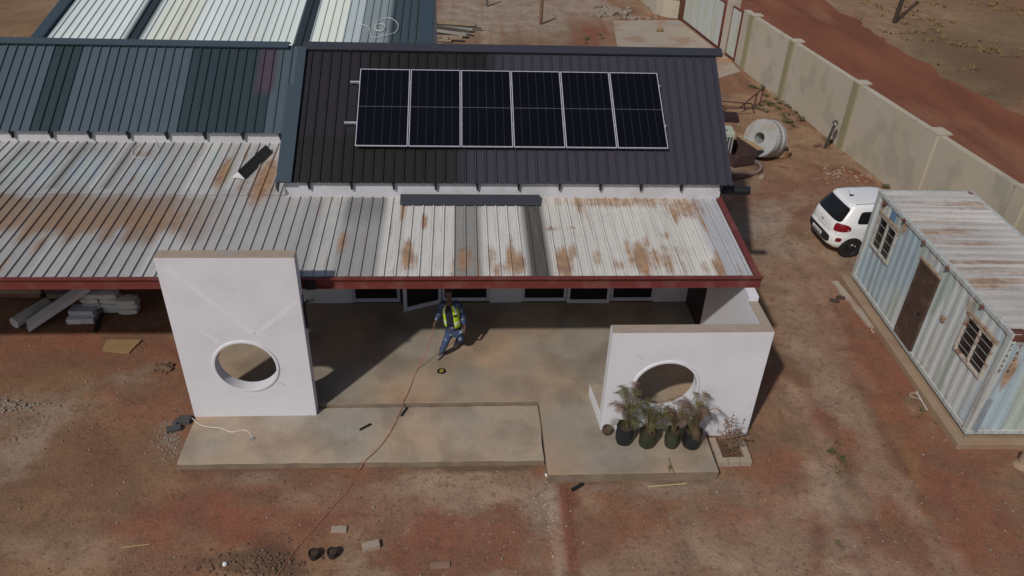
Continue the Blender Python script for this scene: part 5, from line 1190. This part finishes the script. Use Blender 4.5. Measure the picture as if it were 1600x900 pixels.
# red cable from the right hand, over the slabs to the bottom edge
def S_(u, v): 
    p = G(u, v, ZU+.012)
    if p.y < 12.33: p = G(u, v, ZL+.012)
    if p.y < 10.74: p = GG(u, v)+Vector((0, 0, .012))
    return p
hp = J['hR']-Vector((0, 0, .05))
wire('power_cable', [J['hR']+Vector((.03, .02, .03)), hp]+[hp.lerp(S_(652, 578), q_)-Vector((0, 0, .10*math.sin(q_*PI))) for q_ in (.25, .5, .75)]+[S_(652, 578), S_(641, 605), S_(636, 617), Vector((G(630, 630, ZU).x, 12.36, ZU+.012)), Vector((G(630, 631, ZU).x, 12.32, ZU+.004)), Vector((G(629, 634, ZU).x-.005, 12.28, ZL+.03)), S_(627, 640), S_(612, 672), S_(592, 700), S_(570, 720), S_(560, 737), S_(545, 765), S_(520, 793), S_(497, 820), S_(470, 850), S_(450, 877), S_(432, 902), S_(410, 940)], .0085, redc, 'thin red cable held by the walking person and trailing over the slabs')
wire('power_cable', [S_(300, 653), S_(310, 662), S_(325, 667), S_(345, 669), S_(362, 675), S_(380, 672), S_(390, 676), S_(394, 684)], .007, whitec, 'short white cable lying on the step below the tall white wall')
p = S_(394, 685); single(MB().cbox(p-Vector((0, 0, .01)), .07, .05, .03, .5), 'cable_plug', greyp, 'small grey plug at the end of the white cable', 'plug')
# floor drain
p = G(690, 580, ZU); t = thing('floor_drain', 'round black floor drain with a yellow centre in the veranda floor', 'drain', p)
MB().lathe([(0, .0), (.095, .0), (.10, .006), (.085, .012), (.0, .012)], p, n=28).build('drain_disc', blackm, t)
MB().lathe([(.025, .0125), (.045, .0125), (.042, .02), (.028, .02)], p, n=24, closed=True).build('drain_ring', yellowm, t)
def stick(u0, v0, u1, v1, r, mat, name, label, cat, fn=S_):
    a, b = fn(u0, v0), fn(u1, v1); single(MB().frame(a, b-a, Vector((-(b-a).y, (b-a).x, 0)).normalized()*r, (0, 0, r*.8)), name, mat, label, cat)
stick(563, 673, 580, 664, .035, blackm, 'black_rod', 'short black rod lying flat left of the red cable', 'rod')
stick(628, 651, 637, 638, .035, blackm, 'black_rod', 'short black rod lying by the step edge right of the red cable', 'rod')
stick(895, 769, 912, 759, .06, blackm, 'black_offcut', 'black offcut on the soil below the landing corner', 'offcut', GG)
stick(1012, 761, 1073, 756, .012, strawm, 'yellow_stick', 'thin yellow stick on the soil in front of the landing', 'stick', GG)
stick(1431, 612, 1448, 641, .016, whitep, 'white_rod', 'thin white rod on the weeds by the plinth', 'rod', GG)
wire('bent_wire', [GG(1438, 625)+Vector((0, 0, .02)), GG(1428, 623)+Vector((0, 0, .03)), GG(1421, 619)+Vector((0, 0, .03)), GG(1424, 615)+Vector((0, 0, .02)), GG(1433, 616)+Vector((0, 0, .02))], .005, whitec, 'curled white wire beside the thin white rod', 'wire')
wire('bent_wire', [GG(1372, 517)+Vector((0, 0, .02)), GG(1365, 513)+Vector((0, 0, .03)), GG(1361, 517)+Vector((0, 0, .03)), GG(1366, 521)+Vector((0, 0, .02))], .008, whitec, 'short folded white wire at the end of the mortar strip', 'wire')
stick(190, 856, 232, 851, .008, strawm, 'straw', 'pale straw lying on the soil at the lower left', 'straw', GG)
# bricks and pots on the soil
def brick(u, v, rz, label, L_=.30, w_=.14, h_=.11, mat=brickm):
    p = GG(u, v); single(MB().cbox(p-Vector((0, 0, .02)), L_, w_, h_, rz), 'loose_brick', mat, label, 'brick', 'loose cement bricks', bevel=.008)
brick(530, 828, .0, 'cement brick lying level, just right of the red cable', .27, .13, .06)
brick(580, 855, .25, 'pale cement brick lying askew, right of two small dark pots')
brick(688, 884, .03, 'dusty brick half sunk in the soil near the bottom edge', .33, .12, .05, M('dusty_brick', (.25, .16, .115), .95, n=.2))
for u, v, lb in ((491, 871, 'small dark round pot nearest the red cable at the bottom'), (520, 869, 'small dark round pot nearer the pale askew brick')):
    p = GG(u, v); t = thing('seedling_pot', lb, 'pot', p, 'small dark pots on the soil')
    MB().lathe([(0, 0), (.075, 0), (.095, .08), (.09, .14), (.08, .14), (.075, .10), (0, .10)], p, n=18).build('pot_body', M('near_black_pot', (.03, .022, .02), .8, n=.2) if 'near_black_pot' not in MATS else MATS['near_black_pot'], t, True)
    MB().lathe([(0, .115), (.079, .105)], p, n=14).build('soil', soild, t)
# shoes near the container
for i, (u, v, lb) in enumerate(((1303, 472, 'dark worn shoe lying nearer the veranda wall'), (1313, 467, 'dark worn shoe lying nearer the container plinth'))):
    p = GG(u, v); t = thing('old_shoe', lb, 'shoe', p, 'pair of shoes on the soil')
    mb = MB(); mb.tube([p+Vector((-.1, .02, .04)), p+Vector((-.02, .01, .045)), p+Vector((.08, -.01, .035)), p+Vector((.13, -.02, .025))], [.045, .05, .045, .03], 12); mb.build('upper', M('brown_shoe', (.06, .038, .034), .8) if 'brown_shoe' not in MATS else MATS['brown_shoe'], t, True)
    MB().lathe([(0, 0), (.03, 0)], p+Vector((-.06, .01, .088)), n=12).build('opening', blackm, t)
# cardboard, dark scraps, rock lump at the left
a = [GG(168, 532), GG(222, 533), GG(202, 553), GG(160, 549)]
single(MB().prism([(q_.x, q_.y) for q_ in a], gzat(a[0].x, a[0].y)-.01, gzat(a[0].x, a[0].y)+.03), 'cardboard_sheet', cardb, 'flat brown cardboard sheet on the soil left of the tall wall', 'cardboard')
for (u, v, L_, w_, rz, lb) in ((272, 672, .28, .14, .35, 'dark broken brick furthest from the tall wall foot'), (289, 658, .26, .2, .0, 'dark broken brick touching the tall wall foot'), (277, 661, .16, .1, 1.2, 'small dark brick fragment between the two darker broken bricks')):
    p = GG(u, v); single(MB().cbox(p-Vector((0, 0, .02)), L_, w_, .10, rz), 'broken_brick', M('dark_brick', (.07, .068, .072), .95, n=.2) if 'dark_brick' not in MATS else MATS['dark_brick'], lb, 'brick', 'dark bricks at the wall foot', bevel=.01)
# ------------------------------------------------------------------ store under the left roof
random.seed(31)
sb = GG(118, 500)
def cbag(c, rz, sx=.43, sy=.32, sz=.15):
    bm = bmesh.new(); bmesh.ops.create_cube(bm, size=1); bmesh.ops.subdivide_edges(bm, edges=bm.edges, cuts=4, use_grid_fill=True); vs = []
    for v in bm.verts:
        x, y, z = v.co*2; k_ = (1-.35*abs(x)**4)*(1-.25*abs(y)**4); q_ = Vector((x*sx/2, y*sy/2*(1-.12*x*x), z*sz/2*k_)); q_ += Vector((0, 0, .012*mnoise.noise(q_*9+Vector(c)))); q_.rotate(Matrix.Rotation(rz, 3, 'Z')); vs.append(q_+Vector(c))
    mb = MB().add(vs, [tuple(v.index for v in f.verts) for f in bm.faces]); bm.free(); return mb
BL = [('left', G(146, 482, .1).x), ('middle', G(173, 484, .1).x), ('right', G(201, 486, .1).x)]; BY = G(173, 484, .1).y+.12
ORD = ['lowest', 'second lowest', 'third lowest', 'topmost']
NB = {'left': 4, 'middle': 4, 'right': 3}
for nm, x in BL:
    for k_ in range(NB[nm]):
        o_ = ORD[k_] if k_ < NB[nm]-1 else 'topmost'
        single(cbag((x+random.uniform(-.03, .03), BY+random.uniform(-.03, .03)-(.06 if nm == 'right' else 0), .09+.135*k_), random.uniform(-.08, .08)), 'cement_bag', bagw, '%s cement bag in the %s stack under the left roof' % (o_, {'left': 'plank side', 'middle': 'middle', 'right': 'tall wall side'}[nm]), 'cement bag', 'stacked cement bags under the roof', True)
a, b = Vector((-9.94, 15.20, .12)), Vector((-8.60, 17.0, .50)); a = G(42, 508, .10); b = Yv(138, 444, 16.0)
d = (b-a); n_ = Vector((-d.y, d.x, 0)).normalized()
mb = MB().frame(a-n_*.17, d, n_*.34, (0, 0, .03)).frame(a-n_*.17, d, n_*.03, (0, 0, -.1)).frame(a+n_*.14, d, n_*.03, (0, 0, -.1))
single(mb, 'grey_channel', M('pale_grey_sheet', (.55, .55, .56), .6, n=.08, sc=3), 'long grey plank leaning against the store stacks', 'plank')
a = G(22, 505, .14); b = G(60, 482, .14); single(MB().tube([a, b+(b-a)*.4], .14, 18), 'grey_pipe', M('pale_pipe', (.55, .55, .53), .7, n=.1, tint=(.25, .22, .2), tsc=3), 'short grey pipe lying left of the long plank', 'pipe', smooth=True)
a = G(128, 492, .15); single(MB().cbox(a-Vector((0, 0, .15)), .62, .35, .14, .02), 'white_box', whitep, 'lower white box in front of the cement bags', 'box', bevel=.01)
single(MB().cbox(a+Vector((.0, .12, 0)), .58, .3, .12, -.03), 'white_box', M('lilac_white', (.50, .49, .56), .7), 'upper white box in front of the cement bags', 'box', bevel=.01)
a = G(146, 520, 0); b = G(157, 492, .1); single(MB().frame(a, b-a, (.07, 0, 0), (0, 0, .07)), 'dark_beam', blackm, 'dark thin beam on the soil in front of the cement bags', 'beam')
a = G(155, 492, .0); single(MB().cbox(a, .2, .2, .16, .1), 'grey_block', stoneg, 'grey block on the end of the dark thin beam', 'block')
random.seed(9)
for k_ in range(5):
    for r_, x in enumerate((-10.9, -9.75)):
        mt_ = [redbrick, woodf, M('purple_board', (.13, .085, .09), .9, n=.2)][(k_+r_) % 3]
        single(MB().cbox((x+random.uniform(-.06, .06), 16.85+random.uniform(-.05, .05), .02+k_*.135), 1.05, .6, .12, random.uniform(-.05, .05)), 'stacked_board', mt_,
               '%s slab of the %s board stack at the left picture edge' % (['lowest', 'second lowest', 'middle', 'second highest', 'topmost'][k_], ['outer', 'inner'][r_]), 'board', 'board stacks under the left roof', bevel=.01)
